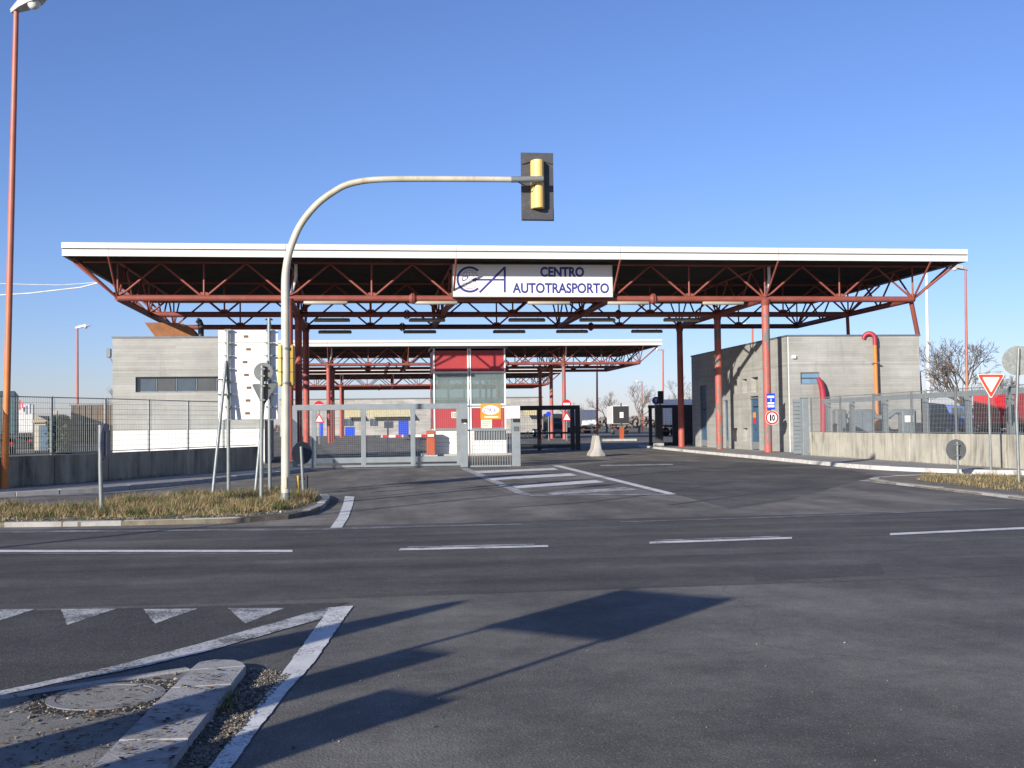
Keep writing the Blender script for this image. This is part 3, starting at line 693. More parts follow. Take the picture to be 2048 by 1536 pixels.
bx('corner_strip', 'white_paint', rb, rx0-.01, rx0+.03, BY-.011, BY-.003, .1, zr-.02)
for k, d in enumerate(doors):
    dr = bx('door', 'door_blue', rb, X+.1, X+.14, d[0]+.04, d[1]-.04, d[2]+.02, d[2]+2.15)
    bx('transom', 'door_blue', dr, X+.09, X+.13, d[0]+.04, d[1]-.04, d[2]+2.2, d[3]-.03)
    bx('kick_plate', 'booth_grey', dr, X+.085, X+.098, d[0]+.06, d[1]-.06, d[2]+.04, d[2]+.4)
    rod('handle', (X+.06, (d[0]+d[1])/2-.1, d[2]+1.05), (X+.06, (d[0]+d[1])/2+.06, d[2]+1.05), .02, 'flue_metal', dr)
    for yy in (d[0], d[1]-.04): bx('frame', 'frame_grey', dr, X+.05, X+.2, yy, yy+.04, d[2], d[3])
    if k == 0:
        for zz, mm in ((1.75, 'dkv_orange'), (1.45, 'traffic_red')): bx('notice', mm, dr, X+.09, X+.097, d[0]+.7, d[0]+1.1, d[2]+zz-.12, d[2]+zz+.15)
for d in niches: bx('niche_back', 'niche', rb, X+.26, X+.29, d[0]+.01, d[1]-.01, d[2]+.01, d[3]-.01)
window(rb, wa.x, wb.x, wb.z, wa.z, BY, 1, ['window_blue'], .1, True)
q = AY(1587, 714, BY); bx('wall_lamp', 'sign_white', rb, q.x-.1, q.x+.1, BY-.12, BY-.013, q.z-.08, q.z+.08, bevel=.02)
q = AY(1841, 701, BY+.3); bx('alarm_box', 'flue_metal', rb, rx1+.002, rx1+.14, BY+.2, BY+.4, q.z-.15, q.z+.15, bevel=.02)
# pipes on the right building
pv = AY(1750, 690, BY-.25); pb = AY(1752, 850, BY-.25)
op = thing('vent_pipe', (pv.x, BY-.25, .12), 'tall orange plastic vent pipe with red bent top on the right building', 'pipe')
B().tube([(pv.x+.04, BY-.25, .12), (pv.x, BY-.25, pv.z)], .088, 14).build('pipe', 'orange_plastic', op, smooth=True)
B().tube([(pv.x, BY-.25, pv.z), (pv.x, BY-.25, pv.z+.28)]+[(pv.x-.22+.22*math.cos(a), BY-.25+.25*(1-math.cos(a))*.5, pv.z+.3+.26*math.sin(a)) for a in [math.pi*k/8 for k in range(1, 9)]], .105, 14).build('bend', 'red_hose', op, smooth=True)
for zz in (1.2, 2.7, 4.2): bx('clip', 'galv', op, pv.x-.14, pv.x+.16, BY-.38, BY-.11, zz, zz+.04)
hz = [AY(u, v, BY-.3) for u, v in ((1636, 756), (1641, 765), (1645, 780), (1647, 800), (1647, 860), (1647, 895))]
hs = thing('vent_hose', (hz[-1].x, BY-.3, .12), 'red bent hose rising to the small window of the right building', 'hose')
B().tube(hz, [.09, .13, .15, .15, .15, .15], 14).build('hose', 'red_hose', hs, smooth=True); B().tube([hz[-1]-Z3*.1, hz[-1]+Z3*.05], .2, 14).build('collar', 'galv_dark', hs)
B().tube([AY(1838, 742, 51.5), AY(1846, 905, 51.5)], [.08, .16], 10).build('strut', 'red_hose', rb, smooth=True)

# ================================================================== BOOTH
YB = 57.3; b0, b1, zb1 = AY(866, 697, YB).x, AY(1010.5, 697, YB).x, AY(937, 697, YB).z
bo = thing('gate_booth', ((b0+b1)/2, YB+1.4, 0), 'tall red and white glazed gate booth under the nearest canopy', 'booth'); bm_ = AY(938, 740, YB).x
Zy = lambda v: AY(938, v, YB).z
bx('plinth', 'jersey_concrete', bo, b0-.6, b1+.4, YB-.35, YB+3.6, 0, .12, bevel=.02)
bx('roof', 'booth_grey', bo, b0-.1, b1+.1, YB-.08, YB+2.8, zb1, zb1+.1)
for xx in (b0, bm_-.09, bm_+.03, b1-.08): bx('mullion', 'booth_white', bo, xx, xx+.07, YB-.05, YB+.04, .12, zb1)
for xx in (b0, b1-.1): bx('post', 'booth_red', bo, xx, xx+.08, YB+2.6, YB+2.7, .12, zb1)
zl = [Zy(701), Zy(744), Zy(808), Zy(816), Zy(856), Zy(861)]
for i, (a, b) in enumerate(((b0+.075, bm_-.095), (bm_+.105, b1-.085))):
    bx('upper_panel', 'booth_red', bo, a, b, YB, YB+.03, zl[1]+.03, zl[0]); bx('transom', 'booth_white', bo, a, b, YB-.03, YB+.03, zl[1]-.06, zl[1]+.028)
    bx('pane', 'booth_glass', bo, a, b, YB+.005, YB+.015, zl[2], zl[1]-.06); bx('sill', 'booth_white', bo, a, b, YB-.03, YB+.03, zl[3], zl[2])
    bx('lower_panel', 'booth_red', bo, a, b, YB, YB+.03, zl[4], zl[3]); bx('sill', 'booth_grey', bo, a, b, YB-.02, YB+.03, zl[4]-.12, zl[4])
    nn = 6
    for k in range(nn):
        zz0 = .12+(zl[4]-.13-.12)*k/nn; bx('cladding_board', 'booth_white', bo, a, b, YB-.01, YB+.02, zz0+.004, zz0+(zl[4]-.25)/nn-.008)
p = AY(903, 824, YB); q = AY(916, 836, YB); vt = bx('vent_grille', 'booth_white', bo, p.x, q.x, YB-.012, YB-.002, q.z, p.z)
for k in range(4): xx = p.x+(q.x-p.x)*(k+.6)/4.4; bx('slot', 'opening', vt, xx, xx+.03, YB-.016, YB-.0125, q.z+.03, p.z-.03)
for X_ in (b0+.003, b1-.033):     # side walls
    bx('side_panel', 'booth_red', bo, X_, X_+.03, YB+.05, YB+2.6, zl[4], zl[3]); bx('side_panel', 'booth_red', bo, X_, X_+.03, YB+.05, YB+2.6, zl[1], zl[0]); bx('side_panel', 'booth_white', bo, X_, X_+.03, YB+.05, YB+2.6, .12, zl[4]-.02)
    for k in range(2): bx('pane', 'booth_glass', bo, X_+.01, X_+.02, YB+.08+1.28*k, YB+1.28+1.28*k, zl[3]+.02, zl[1]-.02)
bx('back_wall', 'booth_grey', bo, b0+.1, b1-.1, YB+2.66, YB+2.7, .12, zl[3]+.5); bx('back_wall', 'booth_grey', bo, b0+.1, b1-.1, YB+2.66, YB+2.7, zl[1]-.3, zb1)
for xx in (b0+.9, b0+1.75, b0+2.6): bx('back_mullion', 'booth_grey', bo, xx, xx+.1, YB+2.66, YB+2.7, zl[3]+.5, zl[1]-.3)
bx('ceiling', 'booth_grey', bo, b0+.1, b1-.1, YB+.05, YB+2.6, zl[1]+.02, zl[1]+.06)
bx('desk', 'booth_white', bo, b0+.2, b1-.2, YB+.3, YB+1., zl[3]-.1, zl[3]-.04); bx('screen', 'booth_grey', bo, b1-1.2, b1-.75, YB+.4, YB+.45, zl[3], zl[3]+.4)
# boom barrier in front of the booth
YG = 56.6; q = AY(863, 912, YG)
bb = thing('boom_barrier', (q.x, YG, 0), 'orange barrier cabinet with lowered red and white boom left of the booth', 'barrier')
c0 = AY(853, 868, YG); c1 = AY(870, 868, YG); B().box(c0.x, c1.x, YG-.2, YG+.2, .1, AY(860, 861, YG).z).build('cabinet', 'barrier_orange', bb, bevel=.03); bx('base', 'jersey_concrete', bb, c0.x-.1, c1.x+.1, YG-.3, YG+.3, 0, .1)
e0, e1 = AY(868, 871, YG-.26), AY(752, 873, YG-.26); seg = 9
for k in range(seg):
    a, b = lerp(e0, e1, k/seg), lerp(e0, e1, (k+1)/seg); B().bar(a, b, .05, .12).build('boom_section', 'white_paint' if k % 2 == 0 else 'traffic_red', bb)
# white notice on a foot in the yard
q = AY(776, 878, 62); ns = thing('notice_stand', (q.x, 62, 0), 'white notice board on a pale round foot seen through the sliding gate', 'notice')
B().tube([(q.x, 62, 0), (q.x, 62, .12)], [.55, .45], 16).build('foot', 'jersey_concrete', ns, smooth=True); rod('pole', (q.x, 62, .1), (q.x, 62, 2.0), .05, 'white_paint', ns)
a, b = AY(768, 843, 62), AY(787, 856, 62); bx('panel', 'sign_white', ns, a.x, b.x, 61.92, 61.95, b.z, a.z)

# ================================================================== GATES
def mesh_fill(t, x0, x1, z0, z1, Y, sx=.075, sz=.075, r=.002):
    k = x0+sx
    while k < x1: t.box(k-r, k+r, Y-r, Y+r, z0, z1); k += sx
    k = z0+sz
    while k < z1: t.box(x0, x1, Y-r, Y+r, k-r, k+r); k += sz
YS = 42.3; Xg = lambda u: AY(u, 870, YS).x; Zg = lambda v: AY(780, v, YS).z
sgt = thing('sliding_gate', (Xg(760), YS, 0), 'long light grey sliding gate with wire mesh across the left entrance', 'gate')
zt, zt2, zm1, zm0, zbt = Zg(808), Zg(819), Zg(914), Zg(925), .05
gx0, gx1 = Xg(588), Xg(922)
bx('top_rail', 'gate_grey', sgt, gx0, gx1, YS-.06, YS+.06, zt2, zt, bevel=.008); bx('middle_rail', 'gate_grey', sgt, gx0, gx1, YS-.05, YS+.05, zm0, zm1, bevel=.008); bx('bottom_rail', 'gate_grey', sgt, gx0, gx1, YS-.06, YS+.06, zbt, Zg(929), bevel=.008)
st = [Xg(590), Xg(628), Xg(727), Xg(826), Xg(918)]
for s in st: bx('stile', 'gate_grey', sgt, s-.09, s+.09, YS-.057, YS+.057, zbt+.02, zt-.02, bevel=.008)
for i in range(4):
    t = B(); mesh_fill(t, st[i]+.09, st[i+1]-.09, zm1, zt2, YS+.01); t.build('mesh_panel', 'gate_grey', sgt, fix=False)
gtr = tag(bx('gate_track', 'galv_dark', None, gx0-1, Xg(1035), YS-.05, YS+.05, -.05, .022), kind='structure')
def gate_post(u0, u1, vt, Y, label, vb=935):
    a, b = AY(u0, 870, Y).x, AY(u1, 870, Y).x; h = AY((u0+u1)/2, vt, Y).z
    gp = thing('gate_post', ((a+b)/2, Y, 0), label, 'gate post'); bx('post', 'gate_grey', gp, a, b, Y-.13, Y+.13, 0, h, bevel=.01); bx('cap', 'galv', gp, a-.02, b+.02, Y-.15, Y+.15, h, h+.03)
    return gp, a, b, h
gp, a, b, h = gate_post(920.5, 935, 806, YS-.35, 'square grey post at the right end of the sliding gate')
bx('sensor', 'wire_black', gp, a+.03, b-.03, YS-.53, YS-.482, AY(928, 845, YS).z, AY(928, 838, YS).z, bevel=.01); bx('sticker', 'cream_paper', gp, a+.12, b-.05, YS-.485, YS-.481, AY(928, 846, YS).z-.03, AY(928, 840, YS).z)
gp2, a, b, h = gate_post(1023.5, 1040, 836, YS-.35, 'square grey post below the pink notice between the two entrances')
bx('sensor', 'wire_black', gp2, a+.03, b-.03, YS-.53, YS-.482, AY(1030, 844, YS).z, AY(1030, 838, YS).z, bevel=.01); bx('lock_box', 'galv_dark', gp2, a+.06, b-.06, YS-.5, YS-.483, AY(1030, 862, YS).z, AY(1030, 853, YS).z, bevel=.01)
B().tube([(b+.0, YS-.4, h-.75), (b+.16, YS-.4, h-.72), (b+.22, YS-.4, h-.55), (b+.3, YS-.4, h-.5), (b+.34, YS-.4, h-.8)], .018, 8).build('hook', 'wire_black', gp2, smooth=True)
# pedestrian railing between the posts
pg = thing('pedestrian_gate', (Xg(980), YS-.35, 0), 'low barred grey pedestrian gate between the two square gate posts', 'gate'); YP = YS-.35
ax_, bx_ = AY(936.5, 900, YP).x, AY(1022.5, 900, YP).x
for v in (812, 860, 932): z = AY(980, v, YP).z; bx('rail', 'gate_grey', pg, ax_, bx_, YP-.02, YP+.02, z-.03, z+.03)
zA, zB_ = AY(980, 932, YP).z, AY(980, 860, YP).z
for k in range(17):
    xx = ax_+(bx_-ax_)*(k+.5)/17; bx('bar', 'gate_grey', pg, xx-.009, xx+.009, YP-.012, YP+.012, zA, AY(980, 812, YP).z if k % 4 == 1 else zB_)
for u0, v0, u1, v1, m in ((948, 862, 1012, 880, 'booth_grey'),):
    p, q = AY(u0, v0, YP+.1), AY(u1, v1, YP+.1); bx('solid_panel', m, pg, p.x, q.x, YP+.03, YP+.05, q.z, p.z)
# signs on the pedestrian gate
YQ = YP-.06
def flat_sign(name, u0, v0, u1, v1, Y, mat, label, cat='sign', th=.015):
    p, q = AY(u0, v0, Y), AY(u1, v1, Y); o = thing(name, ((p.x+q.x)/2, Y, q.z), label, cat); bx('panel', mat, o, p.x, q.x, Y, Y+th, q.z, p.z); return o, p, q
dk, p, q = flat_sign('fuel_card_sign', 961, 808, 1002, 838, YQ, 'dkv_orange', 'orange sign with the letters DKV on a white oval, on the pedestrian gate')
cx, cz = (p.x+q.x)/2, AY(980, 820, YQ).z; O = Vector((0, YQ-.003, 0)); rx_ = (q.x-p.x)*.42; rz_ = (p.z-q.z)*.3
B().plate([(cx+rx_*math.cos(a), cz+rz_*math.sin(a)) for a in [2*math.pi*k/32 for k in range(32)]], O, X3, Z3, Y3*.002).build('oval', 'sign_white', dk)
text_on('lettering', 'DKV', O+Vector((0, -.002, 0)), X3, Z3, cx-rx_*.74, cx+rx_*.74, cz-rz_*.5, cz+rz_*.5, 'dkv_blue', dk, .0, .06)
bx('print_line', 'cream_paper', dk, p.x+.14, q.x-.1, YQ-.003, YQ-.001, q.z+.05, q.z+.11)
nt2, p, q = flat_sign('paper_notice', 962, 839.5, 984, 856, YQ, 'cream_paper', 'small cream paper notice hanging below the orange sign', 'notice')
for k in range(3): bx('print_line', 'sticker_brown', nt2, p.x+.05, q.x-.03-.06*k, YQ-.003, YQ-.001, p.z-.07-.075*k, p.z-.055-.075*k)
pk, p, q = flat_sign('white_notice', 1010, 812, 1040, 836.5, YS-.52, 'pink_paper', 'pale pinkish blank notice on the gate post beside the orange sign', 'notice')
for k in range(4): bx('print_line', 'paper', pk, p.x+.06, q.x-.06, YS-.523, YS-.521, p.z-.1-.08*k, p.z-.085-.08*k)

# rear gates under the canopy, in its shade, which is also darkened into their grey
YR = 67.5; Xr = lambda u: AY(u, 860, YR).x; Zr = lambda v: AY(1100, v, YR).z
g2 = thing('rear_gate', (Xr(1100), YR, 0), 'dark open sliding gate standing behind the booth, left of the concrete barrier', 'gate')
for a in ((Xr(1030), Xr(1160), Zr(820), Zr(811)), (Xr(1030), Xr(1150), Zr(868), Zr(864)), (Xr(1030), Xr(1150), .12, .3)): bx('rail', 'gate_shaded', g2, a[0], a[1], YR-.06, YR+.06, a[2], a[3])
for u0, u1 in ((1074.5, 1082), (1141, 1149), (1151, 1160)): bx('stile', 'gate_shaded', g2, Xr(u0), Xr(u1), YR-.08, YR+.08, .0, Zr(812))
t = B(); mesh_fill(t, Xr(1035), Xr(1074), .3, Zr(820), YR, .15, .15, .004); t.build('mesh_panel', 'gate_shaded', g2, fix=False)
YR3 = 69.5; Xr = lambda u: AY(u, 860, YR3).x; Zr = lambda v: AY(1340, v, YR3).z
g3 = thing('rear_gate', (Xr(1340), YR3, 0), 'dark sliding gate at the foot of the right building, behind the rearmost red column', 'gate')
bx('rail', 'gate_shaded', g3, Xr(1297), Xr(1388), YR3-.06, YR3+.06, Zr(816), Zr(810)); bx('rail', 'gate_shaded', g3, Xr(1297), Xr(1388), YR3-.06, YR3+.06, .12, .3)
for u0, u1 in ((1298, 1304), (1345, 1350), (1383, 1388)): bx('stile', 'gate_shaded', g3, Xr(u0), Xr(u1), YR3-.07, YR3+.07, 0, Zr(811))
bx('solid_panel', 'gate_shaded', g3, Xr(1350), Xr(1383), YR3-.03, YR3+.03, .3, Zr(816))
t = B(); mesh_fill(t, Xr(1304), Xr(1345), .3, Zr(816), YR3, .15, .15, .004); t.build('mesh_panel', 'gate_shaded', g3, fix=False)
ql = thing('lane_signal', (Xr(1319), YR3-1.5, 0), 'small black lane signal on a dark post beside the rear gate', 'traffic light'); YL = YR3-1.5
p = AY(1319, 810, YL); bx('post', 'gate_shaded', ql, AY(1311, 860, YL).x, AY(1325, 860, YL).x, YL-.12, YL+.12, .3, p.z); bx('footing', 'jersey_concrete', ql, AY(1308, 860, YL).x, AY(1326, 860, YL).x, YL-.25, YL+.25, 0, .3, bevel=.03)
sh = B().box(AY(1316, 800, YL).x, AY(1326, 800, YL).x, YL-.15, YL+.1, AY(1320, 807, YL).z, AY(1320, 782, YL).z).build('signal_head', 'signal_black', ql, bevel=.03); rod('stem', (AY(1320, 800, YL).x, YL, p.z), (AY(1320, 800, YL).x, YL, p.z+.3), .04, 'signal_black', ql)
for k in range(2):
    zc = AY(1321, 788.5+12*k, YL).z; B().tube([(AY(1321, 800, YL).x, YL-.28, zc), (AY(1321, 800, YL).x, YL-.15, zc)], .11, 12).build('visor', 'signal_black', sh, smooth=True)
bd = thing('direction_disc', (AY(1311, 800, YL).x, YL+.4, 2.4), 'round blue direction sign beside the small lane signal', 'sign'); c = AY(1312, 801, YL+.4)
B().plate(disc(24, .24, c.x, c.z), (0, YL+.4, 0), X3, Z3, Y3*.02).build('disc', 'traffic_blue', bd); rod('post', (c.x, YL+.45, 0), (c.x, YL+.45, c.z+.15), .03, 'galv', bd)
B().plate([(c.x-.03, c.z-.15), (c.x+.03, c.z-.15), (c.x+.03, c.z+.02), (c.x+.1, c.z+.02), (c.x, c.z+.15), (c.x-.1, c.z+.02), (c.x-.03, c.z+.02)], (0, YL+.395, 0), X3, Z3, Y3*.003).build('arrow', 'sign_white', bd)

# concrete barrier block and blue waste bin in the right lane
q = G(1196, 913); jb = thing('concrete_barrier', (q.x, q.y, 0), 'pale concrete traffic barrier block standing end-on in the right lane', 'barrier')
pf = [(-.36, 0), (.36, 0), (.36, .1), (.19, .34), (.08, .98), (-.08, .98), (-.19, .34), (-.36, .1)]
B().plate(pf, Vector((q.x, q.y, 0)), X3, Z3, Vector((.12, 1.5, 0))).build('block', 'jersey_concrete', jb, bevel=.02)
for yy in (.35, 1.15): B().tube([(q.x+.08*yy, q.y+yy, .96), (q.x+.08*yy, q.y+yy, 1.04)], .03, 8).build('lifting_eye', 'galv_dark', jb)

# ================================================================== WALLS AND FENCES
def grating(t, a, b, z0, z1, sp=.075, bw=.005, bd=.012, rr=.003):
    a, b = Vector((*a, 0)), Vector((*b, 0)); d = b-a; L = d.length; d.normalize(); n = Vector((-d.y, d.x, 0)); k = sp/2
    while k < L:
        t.obox(a+d*k+Z3*((z0+z1)/2), d*(bw/2), n*(bd/2), Z3*((z1-z0)/2)); k += sp
    nh = int((z1-z0)/.14)
    for i in range(nh+1):
        z = z0+(z1-z0)*i/nh; wdt = rr if 0 < i < nh else .012; t.obox((a+b)/2+Z3*z, d*(L/2), n*wdt*.7, Z3*wdt)
def wall_line(thg, pts, step, thick, z0, z1, mat, side, coping=None):
    q = resample(pts, step)
    for i in range(len(q)-1):
        a, b = q[i], q[i+1]; d = (b-a).normalized(); n = Vector((-d.y, d.x, 0))*side*thick; e = d*.012
        B().prism([tuple(v[:2]) for v in (a+e, b-e, b-e+n, a+e+n)], z0, z1+random.uniform(-.004, .004)).build('wall_panel', mat, thg, bevel=.012)
    return q
lw = thing('boundary_wall', (-7.4, 33, .1), 'low dark stained concrete boundary wall on the left with a metal grating fence', 'wall')
wl2 = [(-13.2, 22.5), (-10.2, 28.1), (-8.64, 30.82), (-7.38, 33.04), (-5.88, 36.36), (-3.75, 40.9)]
zwt = .90; qs = wall_line(lw, wl2, 2.05, .22, .05, zwt, 'wall_old', 1)
lf = thing('grating_fence', (-7.5, 33.1, zwt), 'galvanised grating fence standing on the dark left boundary wall', 'fence')
for i in range(len(qs)-1):
    a, b = qs[i], qs[i+1]; d = (b-a).normalized(); n = Vector((-d.y, d.x, 0))*.11; a, b = a+n, b+n
    t = B(); grating(t, a[:2], b[:2], zwt+.05, 2.44); t.build('grating_panel', 'galv', lf, fix=False)
    B().obox((a.x, a.y, (zwt+2.47)/2), d*.02, n.normalized()*.03, Z3*((2.47-zwt)/2)).build('post', 'galv', lf)
rw = thing('boundary_wall', (18.45, 37, .1), 'pale concrete boundary wall on the right streaked with dark stains', 'wall')
zrt = 1.08; qr = wall_line(rw, [(18.42, 45.4), (18.42, 30.75)], 2.93, .22, .05, zrt, 'wall_pale', 1); qr2 = wall_line(rw, [(18.42, 30.65), (18.42, 22)], 2.9, .22, .05, zrt, 'wall_pale', 1)
rf = thing('grating_fence', (18.5, 37, zrt), 'grey grating fence standing on the pale right boundary wall', 'fence')
for qq in (qr, qr2):
    for i in range(len(qq)-1):
        a, b = qq[i]+X3*.11, qq[i+1]+X3*.11; t = B(); grating(t, a[:2], b[:2], zrt+.04, 2.5, .09, .006, .010); t.build('grating_panel', 'galv', rf, fix=False)
        B().obox((a.x, a.y, (zrt+2.53)/2), X3*.03, Y3*.022, Z3*((2.53-zrt)/2)).build('post', 'galv', rf)
# open sliding gate parked behind the right fence, big square posts
og = thing('parked_gate', (19.4, 38, 0), 'grey gate leaf parked open behind the right fence, broad stiles', 'gate')
for z0, z1 in ((2.28, 2.46), (.5, .7)): bx('rail', 'gate_grey', og, 19.3, 19.4, 29, 46, z0, z1)
for yy in (45.6, 43.2, 40.3, 37.2, 34.4, 32.0, 29.7): bx('stile', 'gate_grey', og, 19.29, 19.41, yy-.13, yy+.13, .2, 2.44)
gate_post(1604, 1615.5, 797, 46.0, 'square grey post at the left end of the pale right boundary wall')
p, q = AY(1586, 798, 46.6), AY(1605, 907, 46.6)
gd = thing('louvre_door', ((p.x+q.x)/2, 46.6, 0), 'narrow grey door of horizontal slats left of the right fence', 'door')
nsl = 14
for k in range(nsl): z = .14+(p.z-.14)*k/nsl; bx('slat', 'gate_grey', gd, p.x, q.x, 46.6, 46.63, z+.012, z+(p.z-.14)/nsl-.006)
bx('backing', 'galv_dark', gd, p.x+.01, q.x-.01, 46.635, 46.66, .13, p.z-.01)
for k in range(3):   # meter cabinets and machinery behind the fence
    u0, u1, v0 = ((1672, 1694, 818), (1705, 1745, 822), (1805, 1830, 820))[k]; a, b = AY(u0, v0, 48.6), AY(u1, v0, 48.6)
    cb = thing('meter_cabinet', ((a.x+b.x)/2, 48.8, 0), ('rounded grey cabinet', 'wide grey double cabinet', 'grey cabinet with pale label')[k]+' behind the right fence', 'cabinet')
    B().box(a.x, b.x, 48.6, 49.1, 0, a.z).build('body', 'truck_grey' if k == 0 else 'frame_grey', cb, bevel=.08 if k == 0 else .03)
    for xx in ([(a.x+b.x)/2] if k else []): bx('door_seam', 'opening', cb, xx-.008, xx+.008, 48.594, 48.599, .1, a.z-.1)
    if k == 2: bx('label_plate', 'sign_white', cb, a.x+.1, b.x-.1, 48.593, 48.599, a.z-.55, a.z-.25)
lp = thing('pipe_run', (AY(1790, 830, 48.9).x, 48.9, 0), 'grey bent pipe run between the cabinets behind the right fence', 'pipe')
pts = [AY(u, v, 48.9) for u, v in ((1695, 836), (1702, 826), (1718, 823), (1745, 823), (1752, 834), (1765, 836), (1778, 833), (1790, 823), (1830, 824))]
B().tube(pts, .12, 10).build('pipe', 'frame_grey', lp, smooth=True)
for pp in (pts[2], pts[5], pts[8]): rod('support', (pp.x, pp.y, 0), pp, .04, 'galv_dark', lp)

# ================================================================== TRAFFIC SIGNAL MAST
TB = G(571, 1004, .1); TY = TB.y
tl = thing('signal_mast', (TB.x, TY, .1), 'tall curved cream traffic signal mast with a signal head hanging over the road', 'traffic light')
path = [(571, 1006), (571, 900), (571, 800), (571, 700), (570.5, 600), (570.5, 560), (572.5, 535), (577, 510), (585, 485), (598, 455), (615, 430), (637, 406), (662, 387), (690, 371), (720, 363), (750, 359.5), (800, 358), (900, 358), (1024, 359)]
rr = [8.6, 8.4, 8.3, 8.2, 8.0, 7.8]+[7.4-1.6*k/12 for k in range(13)]
def smooth_path(pts, vals, k=4):
    o_, w_ = [], []
    for i in range(len(pts)-1):
        p0_, p1_, p2_, p3_ = pts[max(i-1, 0)], pts[i], pts[i+1], pts[min(i+2, len(pts)-1)]
        for q_ in range(k):
            t_ = q_/k; o_.append(.5*(2*p1_+(p2_-p0_)*t_+(2*p0_-5*p1_+4*p2_-p3_)*t_**2+(3*p1_-p0_-3*p2_+p3_)*t_**3)); w_.append(vals[i]+(vals[i+1]-vals[i])*t_)
    return o_+[pts[-1]], w_+[vals[-1]]
mp_, mr_ = smooth_path([AY(u, v, TY) for u, v in path], [r/FPX*(TB-Vector((0, 0, EYE))).length for r in rr])
B().tube(mp_, mr_, 18).build('mast', 'mast_cream', tl, smooth=True)
B().tube([AY(1022, 359, TY), AY(1086, 358, TY)], 6.6/104, 16).build('arm_end', 'galv', tl, smooth=True)
B().tube([AY(571, 1010, TY), AY(571, 985, TY)], 9.6/103, 18).build('base_sleeve', 'galv', tl, smooth=True)
p = AY(571, 965, TY); B().box(p.x-.025, p.x+.025, TY-.1, TY-.078, p.z-.11, p.z+.11).build('hatch', 'mast_cream', tl)
YH = TY+.32; a, b = AY(1041.5, 305, YH), AY(1108, 442, YH)
hd = B().box(a.x, b.x, YH, YH+.02, b.z, a.z).build('backboard', 'board_dark', tl)
for v0, v1, dy in ((306, 324, -.05), (421, 441, -.05)):
    p, q = AY(1044, v0, YH), AY(1106, v1, YH)
    if v0 < 400: poly = [(p.x, p.z-.01), (q.x, p.z-.01), (q.x, q.z-.06), (lerp(p, q, .7).x, q.z), (lerp(p, q, .3).x, q.z), (p.x, q.z-.06)]
    else: poly = [(p.x, p.z+.05), (lerp(p, q, .25).x, p.z), (lerp(p, q, .75).x, p.z), (q.x, p.z+.05), (q.x, q.z+.01), (p.x, q.z+.01)]
    B().plate(poly, (0, YH-.035, 0), X3, Z3, Y3*.033).build('board_flange', 'board_dark', hd)
hx = AY(1074, 370, YH).x; hr = .135
def octo(z0, z1, nm):
    poly = [(hx-hr, YH-.001), (hx-hr, YH-.10), (hx-hr*.65, YH-.2), (hx-hr*.2, YH-.235), (hx+hr*.2, YH-.235), (hx+hr*.65, YH-.2), (hx+hr, YH-.10), (hx+hr, YH-.001)]
    return B().prism(poly, z0, z1).build(nm, 'signal_yellow', tl, bevel=.012)
z_a, z_b, z_c = AY(1074, 323, YH).z, AY(1074, 365, YH).z, AY(1074, 419, YH).z
octo(z_b+.01, z_a, 'signal_section'); octo(z_c, z_b-.01, 'signal_section')
B().tube([AY(1036, 364, TY-.03), AY(1052, 372, TY+.0), AY(1066, 372, TY+.08), (hx-.05, YH-.2, AY(1074, 366, TY).z)], .012, 6).build('feed_cable', 'wire_black', tl, smooth=True)
B().tube([(hx, TY-.02, AY(1074, 358, TY).z), (hx, YH-.2, AY(1074, 358, TY).z)], .045, 10).build('clamp', 'galv', tl, smooth=True)
# two signal heads strapped to the mast, seen from behind and the side
for u0, u1, m, nm in ((557, 566, 'signal_yellow', 'signal_head'), (577, 589.5, 'signal_dirty_yellow', 'signal_head')):
    a, b = AY(u0, 690, TY+.1), AY(u1, 772, TY+.1); y0 = TY-.02 if u0 > 570 else TY-.1
    s = B().box(a.x, b.x, y0, y0+.3, b.z, a.z).build(nm, m, tl, bevel=.025)
    for k in range(1, 3): z = b.z+(a.z-b.z)*k/3; bx('section_joint', 'signal_black', s, a.x-.003, b.x+.003, y0-.003, y0+.303, z-.006, z+.006)
    bx('visor_side', 'signal_black', s, min(a.x, b.x)+.01, max(a.x, b.x)-.01, y0+.302, y0+.45, b.z+.05, a.z-.05)
for v in (697, 766): p = AY(571, v, TY); B().tube([p-Z3*.02, p+Z3*.02], .1, 16).build('strap', 'galv', tl)

